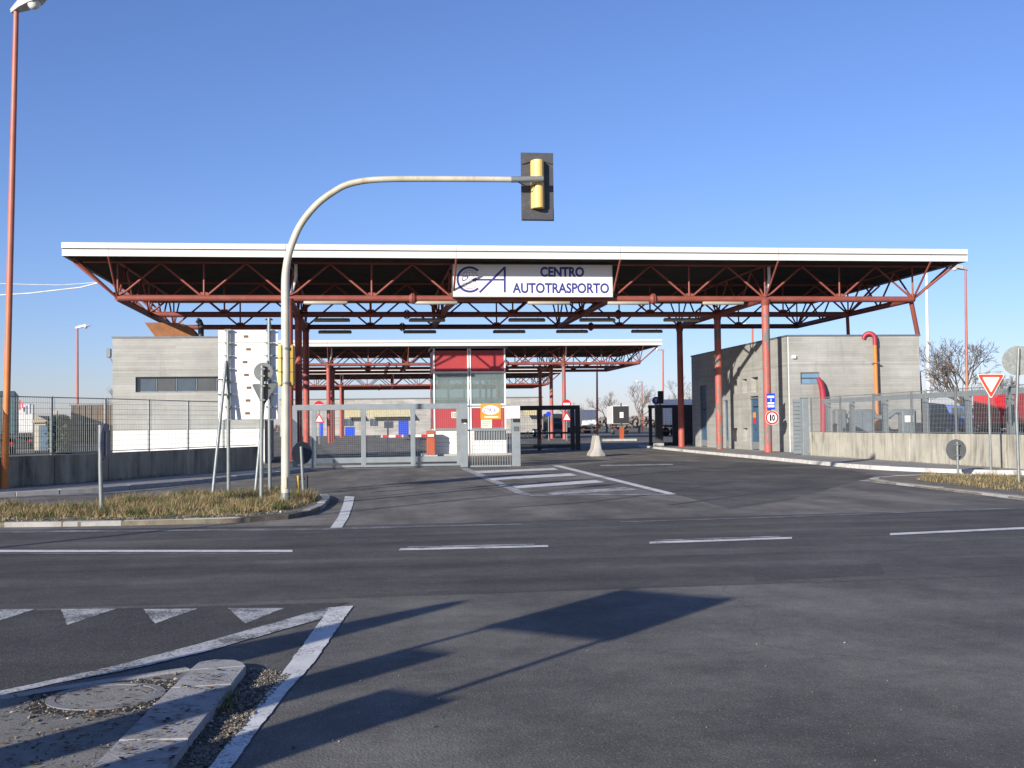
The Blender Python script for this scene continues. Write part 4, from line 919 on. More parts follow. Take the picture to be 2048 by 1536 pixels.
# ================================================================== ROAD SIGNS
# direction sign of seven white planks seen from behind
A2 = G(456, 987, .1); DS = thing('direction_sign', (A2.x+.4, A2.y, .1), 'backs of seven white direction planks stacked on two braced grey posts', 'sign'); DY = 26.2
for k in range(7):
    v0 = 660+25.6*k; a, b = AY(436.5, v0+.6, DY+.1), AY(556, v0+25, DY+.1)
    pk_ = bx('plank', 'sign_white', DS, a.x, b.x, DY+.1, DY+.125, b.z+.006, a.z, bevel=.004)
    bx('edge_rib', 'sign_white', pk_, a.x+.01, b.x-.01, DY+.085, DY+.1, a.z-.03, a.z-.01)
    us = (492, 497, 490, 493, 498, 496, 495)[k]; p = AY(us, v0+13, DY+.1); bx('maker_label', 'sticker_brown', pk_, p.x-.055, p.x+.055, DY+.0965, DY+.0985, p.z-.03, p.z+.03)
for u, top in ((456, 661), (538, 636)):
    g = G(u, 987, .1); tp = AY(u, top, DY); rod('post', (tp.x, DY, .05), (tp.x, DY, tp.z), .042, 'galv', DS, 12)
    bs = AY(u-24, 985, DY-.55) if u < 500 else AY(521, 990, DY-.5); rod('brace', (tp.x-.26, DY-.75, .05), (tp.x-.04, DY-.03, AY(u, 722, DY).z), .036, 'galv', DS, 12)
    for k in range(8): p = AY(u, 660+25.6*k, DY); B().box(tp.x-.075, tp.x+.075, DY-.03, DY+.085, p.z-.018, p.z+.018).build('clamp', 'galv', DS)
    for v in (760, 790): p = AY(u, v, DY); rod('tie_bar', (tp.x-.2, DY-.28, p.z), (tp.x, DY, p.z), .015, 'galv', DS)
def back_disc(parent, c, r, nrm, mat, th=.02, back=None, n=30):
    nrm = Vector(nrm).normalized(); ax = Vector((-nrm.y, nrm.x, 0)).normalized(); az = nrm.cross(ax).normalized()
    if az.z < 0: az = -az
    o = B().plate(disc(n, r), c, ax, az, -nrm*th).build('disc', mat, parent)
    B().plate(disc(n, r*1.0), Vector(c)-nrm*(th+.001), ax, az, -nrm*.004).build('face', back or 'sign_white', parent); return o
# round + triangular sign backs on one post
g = G(522.5, 1003, .1); sp_ = thing('road_sign', (g.x, g.y, .1), 'grey backs of a round sign and an inverted triangle on one post beside the mast', 'sign'); Yp = g.y
tp = AY(524.5, 731, Yp); B().tube([(g.x, Yp, .05), (g.x+.01, Yp, 1.2), (tp.x, Yp, tp.z)], .04, 12).build('post', 'galv', sp_, smooth=True)
c = AY(527, 744, Yp+.09); back_disc(sp_, (c.x, Yp+.07, c.z), .19, (-.1, -1, 0), 'sign_back', back='traffic_blue')
a, b, c = AY(503, 768, Yp+.07), AY(555, 767, Yp+.07), AY(526, 814, Yp+.07)
def rounded(pts, r, k=4):
    out = []; n = len(pts)
    for i in range(n):
        p, a_, b_ = Vector(pts[i]), Vector(pts[i-1]), Vector(pts[(i+1) % n]); u = (a_-p).normalized()*r; v = (b_-p).normalized()*r
        for q in range(k+1): t_ = q/k; out.append(tuple((p+u)*(1-t_)**2+p*2*t_*(1-t_)+(p+v)*t_**2))
    return out
tri = rounded([(a.x, a.z), (c.x, c.z), (b.x, b.z)], .05)
B().plate(tri, (0, Yp+.07, 0), X3, Z3, Y3*.02).build('triangle', 'sign_back', sp_); B().plate(tri, (0, Yp+.091, 0), X3, Z3, Y3*.004).build('face', 'sign_white', sp_)
for v in (738, 752, 772, 800): p = AY(524, v, Yp); bx('clamp', 'galv', sp_, p.x-.05, p.x+.06, Yp-.045, Yp+.069, p.z-.015, p.z+.015)
# small dark disc on a leaning post with a yellow marker behind
g = G(607, 988, .1); sd = thing('road_sign', (g.x, g.y, .1), 'low dark round sign back on a leaning post at the island tip', 'sign'); Yd = g.y
tp = AY(602, 893, Yd); B().tube([(g.x, Yd, .05), (tp.x, Yd+.02, tp.z)], .032, 12).build('post', 'galv', sd, smooth=True)
c = AY(604, 906, Yd+.08); back_disc(sd, (c.x, Yd+.09, c.z), .255, (.55, -.85, 0), 'sign_back_dark', back='traffic_blue', n=12)
g = G(604, 982, .1); ym = thing('delineator', (g.x, g.y+.2, .1), 'short yellow and black marker post in the grass beside the low dark sign', 'marker')
for u, mt in ((596, 'signal_dirty_yellow'), (613, 'signal_black')): p = AY(u, 951, g.y+.2); rod('leg', (p.x, g.y+.2, .05), (p.x, g.y+.2, p.z), .035, mt, ym)
a, b = AY(596, 957, g.y+.2), AY(613, 957, g.y+.2); rod('cross_bar', a, b, .03, 'signal_black', ym)
# blue sign nearly edge-on at the left
g = G(203, 1020, .1); bs = thing('road_sign', (g.x, g.y, .1), 'round dark violet-blue sign seen nearly edge-on on a short leaning post in the left grass', 'sign')
tp = AY(201, 850, g.y); B().tube([(g.x, g.y, .05), (g.x-.02, g.y, .9), (tp.x, g.y, tp.z)], .04, 12).build('post', 'galv', bs, smooth=True)
c = AY(205, 884, g.y); B().plate(disc(30, .34), (c.x+.06, g.y-.02, c.z), Vector((-.04, -.98, 0)), Z3, Vector((-.02, 0, 0))).build('disc', 'sign_purple', bs)
B().box(c.x+.062, c.x+.075, g.y-.08, g.y+.04, c.z-.25, c.z+.2).build('bracket', 'galv', bs)
# right side signs
g = G(1982, 939, .12); yd = thing('give_way_sign', (g.x, g.y, .1), 'red-bordered white inverted triangle give-way sign on a slim post, right pavement', 'sign')
tp = AY(1982, 750, g.y); rod('post', (g.x, g.y, .05), (g.x, g.y, tp.z), .032, 'galv', yd, 12)
a, b, c = [AY(u, v, g.y-.05) for u, v in ((1953, 748), (2010, 748), (1982, 798))]; Y = g.y-.055; cen = Vector(((a.x+b.x+c.x)/3, (a.z+b.z+c.z)/3))
def shrunk(s): return [tuple(cen+(Vector((p.x, p.z))-cen)*s) for p in (a, c, b)]
B().plate(rounded(shrunk(1), .08), (0, Y, 0), X3, Z3, Y3*.02).build('panel', 'sign_white', yd); B().plate(rounded(shrunk(.93), .07), (0, Y-.003, 0), X3, Z3, Y3*.002).build('border', 'yield_red', yd); B().plate(rounded(shrunk(.62), .04), (0, Y-.006, 0), X3, Z3, Y3*.002).build('centre', 'sign_white', yd)
g = G(1916, 945, .1); s2 = thing('road_sign', (g.x, g.y, .1), 'grey back of a low round sign in front of the pale right wall', 'sign'); c = AY(1915, 900, g.y)
rod('post', (g.x, g.y, .05), (c.x, g.y, c.z+.22), .032, 'galv', s2, 12); back_disc(s2, (c.x, g.y+.06, c.z), .29, (0, -1, 0), 'sign_back', back='traffic_blue')
for dz in (-.15, .15): bx('clamp', 'galv', s2, c.x-.05, c.x+.05, g.y-.036, g.y+.059, c.z+dz-.015, c.z+dz+.015)
g = G(2038, 963, .09); s3 = thing('road_sign', (g.x, g.y, .08), 'grey back of a tall round sign at the right edge', 'sign'); c = AY(2038, 721, g.y)
B().tube([(g.x, g.y, .05), (g.x-.01, g.y, 1.7), (c.x, g.y, c.z+.28)], .035, 12).build('post', 'galv', s3, smooth=True); back_disc(s3, (c.x+.01, g.y+.06, c.z), .345, (-.55, -.8, 0), 'sign_back', back='traffic_red')
# speed and lane plates on the front right column
YC = NY0-.22; c = AY(1544, 835.5, YC)
ss = thing('speed_limit_sign', (c.x, YC, c.z-.33), 'round red-bordered white 10 speed limit sign on the flaking front column', 'sign')
for r, m, dy in ((.325, 'sign_white', 0), (.31, 'traffic_red', .003), (.235, 'sign_white', .006)): B().plate(disc(36, r, c.x, c.z), (0, YC-dy, 0), X3, Z3, Y3*.002).build({.325: 'plate', .31: 'border', .235: 'centre'}[r], m, ss)
text_on('lettering', '1', Vector((0, YC-.009, 0)), X3, Z3, c.x-.115, c.x-.03, c.z-.15, c.z+.15, 'text_black', ss, .03); text_on('lettering', '0', Vector((0, YC-.009, 0)), X3, Z3, c.x-.005, c.x+.14, c.z-.15, c.z+.15, 'text_black', ss, .045)
bps, p, q = flat_sign('lane_plate', 1533.5, 787, 1550.5, 819, YC, 'traffic_blue', 'blue plate with white printed bars above the 10 speed limit sign', 'sign')
hh = p.z-q.z
for z0, z1 in ((.72, .86), (.33, .45), (.14, .28)): bx('white_bar', 'sign_white', bps, p.x+.03, q.x-.04, YC-.003, YC-.001, q.z+hh*z0, q.z+hh*z1)
bx('white_bar', 'sign_white', bps, (p.x+q.x)/2-.02, (p.x+q.x)/2+.02, YC-.003, YC-.001, q.z+hh*.5, q.z+hh*.66)

# ================================================================== LAMP POSTS AND POLES
def lamp(base, top, r0, r1, label, head=(.9, .0), mat='lamp_orange', s=1., group='orange lamp posts'):
    o = thing('lamp_post', base, label, 'lamp post', group); base, top = Vector(base), Vector(top)
    B().tube([base, lerp(base, top, .25), lerp(base, top, .6), top], [r0, r0*.9, (r0+r1)/2, r1], 14).build('pole', mat, o, smooth=True)
    d = Vector((head[0], head[1], .18)).normalized(); L = 1.1*s; p = top+d*-.15*s
    side = Vector((-d.y, d.x, 0)).normalized(); up = side.cross(d)*-1
    if up.z < 0: up = -up
    hd_ = B().add([p+d*(L*f)+side*(w_*s*sx)+up*(h_*s) for f, w_, h0, h1 in ((0, .05, -.05, .05), (.35, .16, -.06, .12), (.75, .19, -.06, .12), (1, .1, -.04, .05)) for sx, h_ in ((-1, h0), (1, h0), (1, h1), (-1, h1))],
        [(0, 1, 2, 3), (15, 14, 13, 12)]+[(k*4+i, (k+1)*4+i, (k+1)*4+(i+1) % 4, k*4+(i+1) % 4) for k in range(3) for i in range(4)]).build('lamp_head', 'lamp_head', o)
    B().tube([p+d*L*.68+up*-.05*s, p+d*L*.68-up*.16*s, p+d*L*.68-up*.2*s], [.17*s, .12*s, .04*s], 12).build('lamp_bowl', 'lamp_glass', o, smooth=True)
    return o
g = G(9, 977, .11); lamp(g, AY(32.5, 19, g.y), .092, .065, 'tall orange lamp post at the left edge in front of the dark wall', (.85, -.5))
for u, v, Y, hx_, lab in ((155, 655, 118, 1, 'slim far red lamp post left of the left concrete building'), (1931, 538, 72, -1, 'tall red lamp post in front of the bare tree on the right'), (1505, 652, 118, -1, 'far red lamp post rising behind the right concrete building'),
                     (1326, 700, 150, -1, 'far red lamp post right of the second canopy'), (1194, 728, 125, -1, 'far red lamp post seen under the right end of the second canopy'), (1284, 764, 200, -1, 'smallest farthest lamp post beyond the lorry park')):
    p = AY(u, v, Y); b = AY(u+(3 if u > 1600 else 0), 850, Y); lamp((b.x, Y, 0), (p.x, Y, p.z), .11 if Y < 100 else .13, .07 if Y < 100 else .09, lab, (hx_, 0), 'lamp_red' if Y > 100 else 'lamp_orange', 1.3)
p = AY(1852.5, 535, 95); b = AY(1858, 850, 95); wp = thing('white_mast', (b.x, 95, 0), 'tall plain white mast standing right of the right concrete building', 'mast')
B().tube([(b.x, 95, 0), (lerp(b, p, .5).x, 95, p.z*.5), (p.x, 95, p.z)], [.18, .15, .11], 12).build('pole', 'pole_white', wp, smooth=True); B().tube([(b.x, 95, 0), (b.x, 95, .3)], .25, 12).build('base', 'galv', wp)
# overhead cables at the upper left, strung to the canopy
for nm, pts, r, lab in (('cable', [(-60, 594), (60, 586.5), (120, 579.5), (160, 575), (196, 566)], .032, 'pale wrapped overhead cable running from the left to the canopy edge'), ('thin_cable', [(-60, 565), (60, 569), (120, 570), (165, 567), (200, 564)], .016, 'thin faint overhead wire above the pale wrapped cable')):
    q = [AY(u, v, 56+.0*k) for k, (u, v) in enumerate(pts)]; tag(B().tube(q, r, 8).build(nm, 'cable', smooth=True), lab, 'cable')

# ================================================================== VEGETATION
def inside(p, poly):
    c = False; j = len(poly)-1
    for i in range(len(poly)):
        if (poly[i][1] > p[1]) != (poly[j][1] > p[1]) and p[0] < (poly[j][0]-poly[i][0])*(p[1]-poly[i][1])/(poly[j][1]-poly[i][1])+poly[i][0]: c = not c
        j = i
    return c
def hsh(x, y): return .5+.25*(math.sin(x*1.7+y*2.3)+math.sin(x*3.9-y*1.1+1.3))
def grass(name, poly, n, z, hmin, hmax, label, green=.2, seed=1, clump=True):
    rnd = random.Random(seed); t = B(); xs = [p[0] for p in poly]; ys = [p[1] for p in poly]; k = 0; tries = 0
    while k < n and tries < n*12:
        tries += 1; x, y = rnd.uniform(min(xs), max(xs)), rnd.uniform(min(ys), max(ys))
        if not inside((x, y), poly): continue
        d = hsh(x, y)
        if clump and rnd.random() > .3+d*.9: continue
        tuft = rnd.randint(2, 5)
        for _ in range(tuft):
            h = rnd.uniform(hmin, hmax)*(.35+.8*d)*rnd.choice((.5, .8, 1, 1, 1.15)); a = rnd.uniform(0, 6.283); ln = rnd.uniform(.25, 1.6)*h; wd = rnd.uniform(.0022, .0055)
            bx0 = Vector((x+rnd.gauss(0, .03), y+rnd.gauss(0, .03), z)); tipv = bx0+Vector((math.cos(a)*ln, math.sin(a)*ln, h)); midv = bx0+Vector((math.cos(a)*ln*.35, math.sin(a)*ln*.35, h*.62)); sd_ = Vector((-math.sin(a), math.cos(a), 0))*wd
            gz = hsh(x*2.2+5, y*2.2); r_ = rnd.random(); mi = 2 if r_ < green*(3.4 if gz > .64 else .45) else (1 if r_ > .66 else 0)
            t.add([bx0-sd_, bx0+sd_, midv+sd_*.7, midv-sd_*.7, tipv], [(0, 1, 2, 3), (3, 2, 4)], mi); k += 1
        if rnd.random() < .10:
            a = rnd.uniform(0, 6.28); c = Vector((x, y, z+.015)); e = Vector((math.cos(a), math.sin(a), rnd.uniform(-.2, .5)))*.035; f = Vector((-math.sin(a), math.cos(a), .2))*.02; t.add([c-e, c+f, c+e, c-f], [(0, 1, 2, 3)], 3)
    return tag(t.build(name, ['straw', 'straw_dark', 'grass_green', 'leaf_dead'], fix=False), label, 'grass', kind='stuff')
gl = [(-16, 23), (-6.0, 20.4), (-4.6, 20.1), (-3.4, 20.0), (-2.2, 20.0), (-1.5, 20.6), (-1.15, 21.8), (-1.0, 23.2), (-1.05, 24.6), (-1.5, 26.1), (-2.4, 26.8), (-3.4, 26.2), (-4.3, 24.8), (-5.3, 23.0), (-6.9, 22.3), (-16, 25)]
grass('grass', gl, 60000, .075, .04, .235, 'dry straw-coloured grass on the left traffic island', .22, 3)
gf = [(-12, 21.5), (-6.0, 19.6), (-3.4, 19.3), (-2.0, 19.35), (-1.3, 20.3), (-1.5, 20.7), (-2.4, 20.2), (-6, 20.6), (-12, 22)]
grass('grass', gf, 5000, .075, .02, .1, 'short sparse grass and dead leaves along the kerb of the left island', .3, 9)
gr = [(13.0, 12.5), (13.1, 19), (13.35, 24), (13.7, 26.8), (14.6, 28.4), (15.9, 28.6), (16.6, 27.6), (17.2, 25), (17.5, 19), (17.5, 12.5)]
grass('grass', gr, 24000, .045, .04, .17, 'dry brownish grass on the right traffic island', .18, 5)
gw = [(-9.2, 29.9), (-8.4, 30.85), (-7.2, 33), (-5.7, 36.4), (-5.8, 36.4), (-7.4, 32.9), (-8.7, 30.7), (-9.5, 29.7)]
grass('weeds', gw, 700, .115, .03, .14, 'weeds growing along the foot of the dark left wall', .5, 6, False)
grass('weeds', [(18.05, 45), (18.4, 45), (18.4, 31), (18.2, 31), (18.2, 38)], 600, .112, .02, .08, 'weeds growing along the foot of the pale right wall', .4, 8, False)

def tree(base, h, spread, label, seed, mat='bark', levels=6, r0=.2, lean=(0, 0), bole=.25):
    rnd = random.Random(seed); o = thing('bare_tree', base, label, 'tree', 'bare winter trees'); tr = B(); cr = B(); base = Vector(base)
    def grow(p, d, L, r, lv, t):
        n = 3; pts = [p]; dd = d.copy()
        for i in range(n):
            dd = (dd+Vector((rnd.gauss(0, .13), rnd.gauss(0, .13), rnd.gauss(.03, .07)))).normalized(); pts.append(pts[-1]+dd*(L/n))
        t.tube(pts, [r*(1-.35*i/n) for i in range(n+1)], 6 if lv < 2 else (4 if lv < 4 else 3), caps=False)
        if lv >= levels: return
        k = 3 if lv < 3 else rnd.choice((2, 3, 3))
        for i in range(k+(1 if lv == 0 else 0)):
            q = pts[-1] if i < 2 else lerp(pts[1], pts[-1], rnd.uniform(.2, .9))
            ang = rnd.uniform(.35, .85)*spread; az_ = rnd.uniform(0, 6.28); x = dd.cross(Vector((.3, .5, .8))).normalized(); y = dd.cross(x)
            nd = (dd*math.cos(ang)+(x*math.cos(az_)+y*math.sin(az_))*math.sin(ang)+Vector((0, 0, .2))).normalized()
            grow(q, nd, L*rnd.uniform(.62, .82), max(r*rnd.uniform(.5, .65), .014), lv+1, cr)
    H = h*bole; grow(base, Vector((lean[0], lean[1], 1)).normalized(), H, r0, 0, tr)
    tr.build('trunk', mat, o, smooth=True, fix=False); cr.build('crown', mat, o, fix=False); return o
p = AY(1952, 850, 84); tree((p.x, 84, 0), 13.0, 1.12, 'large bare round-crowned tree behind the red lamp post on the right', 17, levels=7, r0=.26, bole=.2)
p = AY(2016, 850, 96); tree((p.x, 96, 0), 8.4, 1.1, 'bare bushy tree behind the red trailer at the right edge', 12, levels=6, r0=.2)
for u, Y, h, sd_, lab in ((1213, 190, 8.5, 21, 'small hazy bare tree behind the white trailers'), (1278, 172, 10, 22, 'bare tree between the white trailer and the rear gate'), (1352, 185, 11.5, 23, 'bare tree beyond the rear gate, left of the right building'), (214, 150, 10, 24, 'faint bare tree at the left edge of the left building'), (1150, 210, 8, 25, 'dark small bare tree behind the lane signs under the second canopy')):
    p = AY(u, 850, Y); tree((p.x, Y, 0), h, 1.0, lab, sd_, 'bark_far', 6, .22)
def hedge(u0, u1, Y, h, label, seed, n=5000, mat='hedge_green', name='hedge'):
    rnd = random.Random(seed); t = B(); a, b = AY(u0, 850, Y).x, AY(u1, 850, Y).x
    for _ in range(n):
        x = rnd.uniform(a, b); hh = h*(.6+.4*hsh(x*.9+seed, 3.)); c = Vector((x, Y+rnd.gauss(0, .6), rnd.uniform(0, 1)**.7*hh)); e = Vector((rnd.gauss(0, 1), rnd.gauss(0, 1), rnd.gauss(0, 1))).normalized()*.13; f = e.cross(Vector((rnd.gauss(0, 1), rnd.gauss(0, 1), 1))).normalized()*.08
        t.add([c-e, c+f, c+e, c-f], [(0, 1, 2, 3)])
    o = thing(name, ((a+b)/2, Y, 0), label, 'hedge'); t.build('foliage', mat, o, fix=False)
    B().box(a+.1, b-.1, Y-.25, Y+.25, 0, h*.45).build('stems', 'bark', o); return o
hedge(104, 142, 78, 2.9, 'dark green hedge behind the left fence beside the small house', 1, 4200)
for k, (u0, u1, Y, h) in enumerate(((-900, 150, 420, 4.5), (1080, 1480, 380, 4.), (1780, 2900, 400, 5.), (200, 1080, 450, 4.))):
    rnd = random.Random(40+k); t = B(); a, b = AY(u0, 850, Y).x, AY(u1, 850, Y).x
    for _ in range(5000):
        x = rnd.uniform(a, b); hh = h*(.4+.6*hsh(x*.12+k, 3.)); c = Vector((x, Y+rnd.gauss(0, 3), rnd.uniform(0, 1)*hh)); e = Vector((rnd.gauss(0, 1), rnd.gauss(0, .4), rnd.gauss(0, 1))).normalized()*.8; f = e.cross(Vector((rnd.gauss(0, 1), 1, rnd.gauss(0, .5)))).normalized()*.5
        t.add([c-e, c+f, c+e, c-f], [(0, 1, 2, 3)])
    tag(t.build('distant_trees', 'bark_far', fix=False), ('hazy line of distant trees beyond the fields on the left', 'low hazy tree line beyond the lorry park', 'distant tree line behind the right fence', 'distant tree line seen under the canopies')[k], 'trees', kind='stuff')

# ================================================================== THINGS IN THE BACKGROUND
def wheel(t, x, y, z, r, ax, wdt): t.tube([Vector((x, y, z))-ax*wdt/2, Vector((x, y, z))+ax*wdt/2], r, 16)
def trailer(c, yaw, L, W, H, zf, body, label, rear='trailer_white', wheels=((.72, .84), ), name='box_trailer', logo=None):
    o = thing(name, (c[0], c[1], 0), label, 'trailer'); d = Vector((math.sin(yaw), math.cos(yaw), 0)); s = Vector((d.y, -d.x, 0)); c = Vector((c[0], c[1], 0))
    B().obox(c+d*(L/2)+Z3*(zf+H/2), d*(L/2), s*(W/2), Z3*(H/2)).build('box_body', body, o, bevel=.05)
    for sx in (-1, 1): B().obox(c-d*.025+s*sx*W*.245+Z3*(zf+H/2), d*.02, s*(W*.238), Z3*(H/2-.08)).build('rear_door', rear, o)
    B().obox(c+d*(L/2)+Z3*(zf-.12), d*(L/2), s*.45, Z3*.1).build('chassis', 'chassis', o); B().obox(c+d*.05+Z3*.62, d*.06, s*(W*.48), Z3*.1).build('bumper', 'chassis', o)
    for fr in (.1, .2, .3):
        for sx in (-1, 1):
            t = B(); p = c+d*(L*fr)+s*sx*(W/2-.2); t.tube([p+s*-.15+Z3*.5, p+s*.15+Z3*.5], .5, 16); wh = t.build('wheel', 'tyre', o, smooth=True); q = p+s*sx*.155; B().tube([q+Z3*.5-s*sx*.01, q+Z3*.5+s*sx*.01], .26, 12).build('rim', 'galv', wh)
    for sx in (-1, 1): B().obox(c+d*-.04+s*sx*(W*.4)+Z3*.75, d*.015, s*.1, Z3*.06).build('tail_light', 'traffic_red', o)
    B().obox(c+d*(L*.8)+Z3*.5, d*.08, s*(W*.35), Z3*.5).build('landing_legs', 'chassis', o)
    return o
trailer((AY(1242, 850, 156).x, 156), .12, 9, 2.3, 2.6, 1.45, 'trailer_white', 'white box lorry body with dark open rear beyond the lanes', 'opening')
trailer((AY(1180, 850, 172).x, 172), .1, 9, 2.4, 2.5, 1.2, 'trailer_white', 'white trailer partly hidden behind the dark rear gate')
trailer((AY(1148, 850, 185).x, 185), .15, 9, 2.4, 2.6, 1.2, 'trailer_white', 'white trailer farthest back, between the second canopy column and the bare trees')
trailer((AY(1352, 850, 120).x, 126), 1.25, 12, 2.5, 2.9, 1.3, 'trailer_white', 'white trailer behind the rearmost red column')
tw = trailer((AY(42, 850, 100).x-.3, 100), -.26, 9, 2.5, 2.5, 1.35, 'trailer_grey', 'pale lilac trailer with red marks behind the left fence')
q0 = AY(33, 800, 99.9)
for k, (dx, z0_, z1_) in enumerate(((.0, -.75, -.35), (.16, -.95, -.2), (.34, -.85, .0), (.56, -.7, -.25))): B().box(q0.x+dx, q0.x+dx+.1, 99.49, 99.5, q0.z+z0_, q0.z+z1_).build('red_mark', 'traffic_red', tw)
trailer((AY(10, 850, 78).x-.65, 78), -.26, 10, 2.5, 2.9, 1.3, 'trailer_teal', 'dark teal trailer at the left edge behind the orange lamp post', 'trailer_teal')
# lorries behind the right fence
def tractor(c, yaw, body, label, H=2.9):
    o = thing('lorry_cab', (c[0], c[1], 0), label, 'lorry'); d = Vector((math.sin(yaw), math.cos(yaw), 0)); s = Vector((d.y, -d.x, 0)); c = Vector((c[0], c[1], 0))
    prof = [(-1.0, .9), (1.05, .9), (1.1, 1.6), (.95, 2.2), (.7, H), (-.8, H+.15), (-1.0, H-.2)]
    fr = [c+d*p[0]+Z3*p[1]-s*1.2 for p in prof]; n = len(fr)
    B().add(fr+[q+s*2.4 for q in fr], [tuple(range(n)), tuple(reversed(range(n, 2*n)))]+[(i, (i+1) % n, n+(i+1) % n, n+i) for i in range(n)]).build('cab', body, o, bevel=.06)
    B().plate([(-1.05, 0), (1.05, 0), (1.0, .68), (-1.0, .68)], c+d*1.075+Z3*1.64, s, (Z3-d*.28).normalized(), d*.02).build('windscreen', 'window_dark', o)
    for sx in (-1, 1): B().plate([(-.4, 0), (.5, 0), (.4, .65), (-.4, .65)], c+s*sx*1.215+Z3*1.75+d*.2, d, Z3, s*sx*.012).build('side_window', 'window_dark', o)
    B().obox(c-d*2.2+Z3*.75, d*2.8, s*.42, Z3*.14).build('chassis', 'chassis', o); B().obox(c+d*1.08+Z3*.7, d*.1, s*1.18, Z3*.25).build('bumper', 'truck_grey', o)
    for fx in (.1, -3.1, -4.3):
        for sx in (-1, 1):
            p = c+d*fx+s*sx*1.0; wh = B().tube([p+s*-.15+Z3*.5, p+s*.15+Z3*.5], .5, 16).build('wheel', 'tyre', o, smooth=True); q = p+s*sx*.16+Z3*.5; B().tube([q-s*sx*.01, q+s*sx*.01], .28, 12).build('rim', 'sign_white', wh)
    for sx in (-1, 1): B().obox(c+d*1.19+s*sx*.85+Z3*.75, d*.01, s*.18, Z3*.09).build('headlight', 'lamp_glass', o)
    return o
tractor((AY(1914, 850, 80).x, 80), 2.2, 'truck_blue', 'blue lorry cab parked behind the right fence', 2.5)
tractor((AY(1950, 850, 90).x+1, 90), 2.6, 'truck_grey', 'dark grey lorry cab between the blue cab and the red trailer', 2.3)
trailer((AY(1997, 850, 72).x-.55, 72), 1.05, 8, 2.5, 2.25, 1.1, 'truck_red', 'red box trailer at the right edge behind the fence', 'truck_red')
tractor((AY(1852, 850, 76).x, 76), 2.9, 'truck_grey', 'dark lorry cab just right of the right concrete building', 2.6)
tractor((AY(1110, 850, 138).x, 138), 2.9, 'chassis', 'dark lorry cab parked near the columns of the second canopy', 2.7)
# far concrete building under the last canopy
YF = 202; fb = thing('far_building', (AY(850, 850, YF).x, YF, 0), 'long low far concrete building with ribbed awnings and blue doors, seen through the sliding gate', 'building')
fx0, fx1, fz = AY(560, 850, YF).x, AY(1086, 850, YF).x, AY(720, 799, YF).z
B().box(fx0, fx1, YF, YF+10, 0, fz).build('wall', 'concrete_far', fb); bx('coping', 'coping', fb, fx0-.1, fx1+.1, YF-.1, YF+10.1, fz, fz+.2)
for u0, u1 in ((687, 721), (736, 822), (1046, 1072)):
    a, b = AY(u0, 815, YF).x, AY(u1, 815, YF).x; za, zb_ = AY(750, 816, YF).z, AY(750, 833, YF-1.8).z; t = B(); nrib = max(6, int((b-a)/.42))
    for k in range(nrib):
        x_ = a+(b-a)*k/nrib; x2 = a+(b-a)*(k+.55)/nrib; t.add([(x_, YF-.02, za), (x2, YF-.02, za), (x2, YF-1.8, zb_), (x_, YF-1.8, zb_), (x_, YF-.02, za-.1), (x2, YF-.02, za-.1), (x2, YF-1.8, zb_-.1), (x_, YF-1.8, zb_-.1)], [(0, 3, 2, 1), (4, 5, 6, 7), (0, 1, 5, 4), (1, 2, 6, 5), (2, 3, 7, 6), (3, 0, 4, 7)])
    t.add([(a, YF-.02, za-.06), (b, YF-.02, za-.06), (b, YF-1.8, zb_-.06), (a, YF-1.8, zb_-.06)], [(0, 1, 2, 3)]); t.build('awning', 'awning', fb, fix=False)
for u0, v0, u1, m in ((690, 854, 709, 'traffic_blue'), (797, 841, 817, 'traffic_blue'), (640, 838, 646, 'traffic_blue')):
    a, b = AY(u0, v0, YF-.05), AY(u1, 872, YF-.05); bx('door', m, fb, a.x, b.x, YF-.06, YF-.01, 0, a.z)
for u0, u1 in ((688, 708), (740, 756)): a, b = AY(u0, 838, YF), AY(u1, 852, YF); wn = bx('window', 'window_dark', fb, a.x, b.x, YF-.04, YF-.01, b.z, a.z); bx('frame', 'frame_grey', wn, (a.x+b.x)/2-.04, (a.x+b.x)/2+.04, YF-.06, YF-.042, b.z, a.z)
# lane signs and kiosk posts further back
def lane_signs(u, Y, label, v=808):
    c = AY(u, v, Y); o = thing('lane_sign', (c.x, Y, 0), label, 'sign'); rod('post', (c.x, Y+.05, 0), (c.x, Y+.05, c.z+.2), .05, 'galv', o)
    B().plate(disc(24, .42, c.x, c.z), (0, Y, 0), X3, Z3, Y3*.03).build('disc', 'traffic_red', o); bx('bar', 'sign_white', o, c.x-.3, c.x+.3, Y-.01, Y-.002, c.z-.1, c.z+.1)
    z = c.z-1.15; B().plate([(c.x-.5, z-.4), (c.x+.5, z-.4), (c.x, z+.48)], (0, Y, 0), X3, Z3, Y3*.03).build('triangle', 'traffic_red', o); B().plate([(c.x-.32, z-.3), (c.x+.32, z-.3), (c.x, z+.26)], (0, Y-.005, 0), X3, Z3, Y3*.003).build('triangle_centre', 'sign_white', o)
lane_signs(1133, 103, 'red no-entry disc above a warning triangle beside the right column of the second canopy'); lane_signs(638, 103, 'red no-entry disc above a warning triangle beside the left column of the second canopy', 811)
def kiosk(u, Y, label, vb):
    g = AY(u, 850, Y); o = thing('ticket_post', (g.x, Y, 0), label, 'post'); bx('cabinet', 'barrier_orange', o, g.x-.16, g.x+.16, Y-.16, Y+.16, .1, 1.2); bx('island', 'jersey_concrete', o, g.x-1.6, g.x+1.2, Y-.7, Y+.7, 0, .18)
    a = AY(u, 830, Y); bx('notice', 'sign_white', o, a.x-.16, a.x+.16, Y-.05, Y, a.z-.25, a.z+.25); rod('pole', (g.x, Y+.05, 1.3), (g.x, Y+.05, AY(u, 806, Y).z), .06, 'signal_black', o)
kiosk(1243, 98, 'orange ticket post with white notice on a small kerbed island beyond the rear gates', 870)
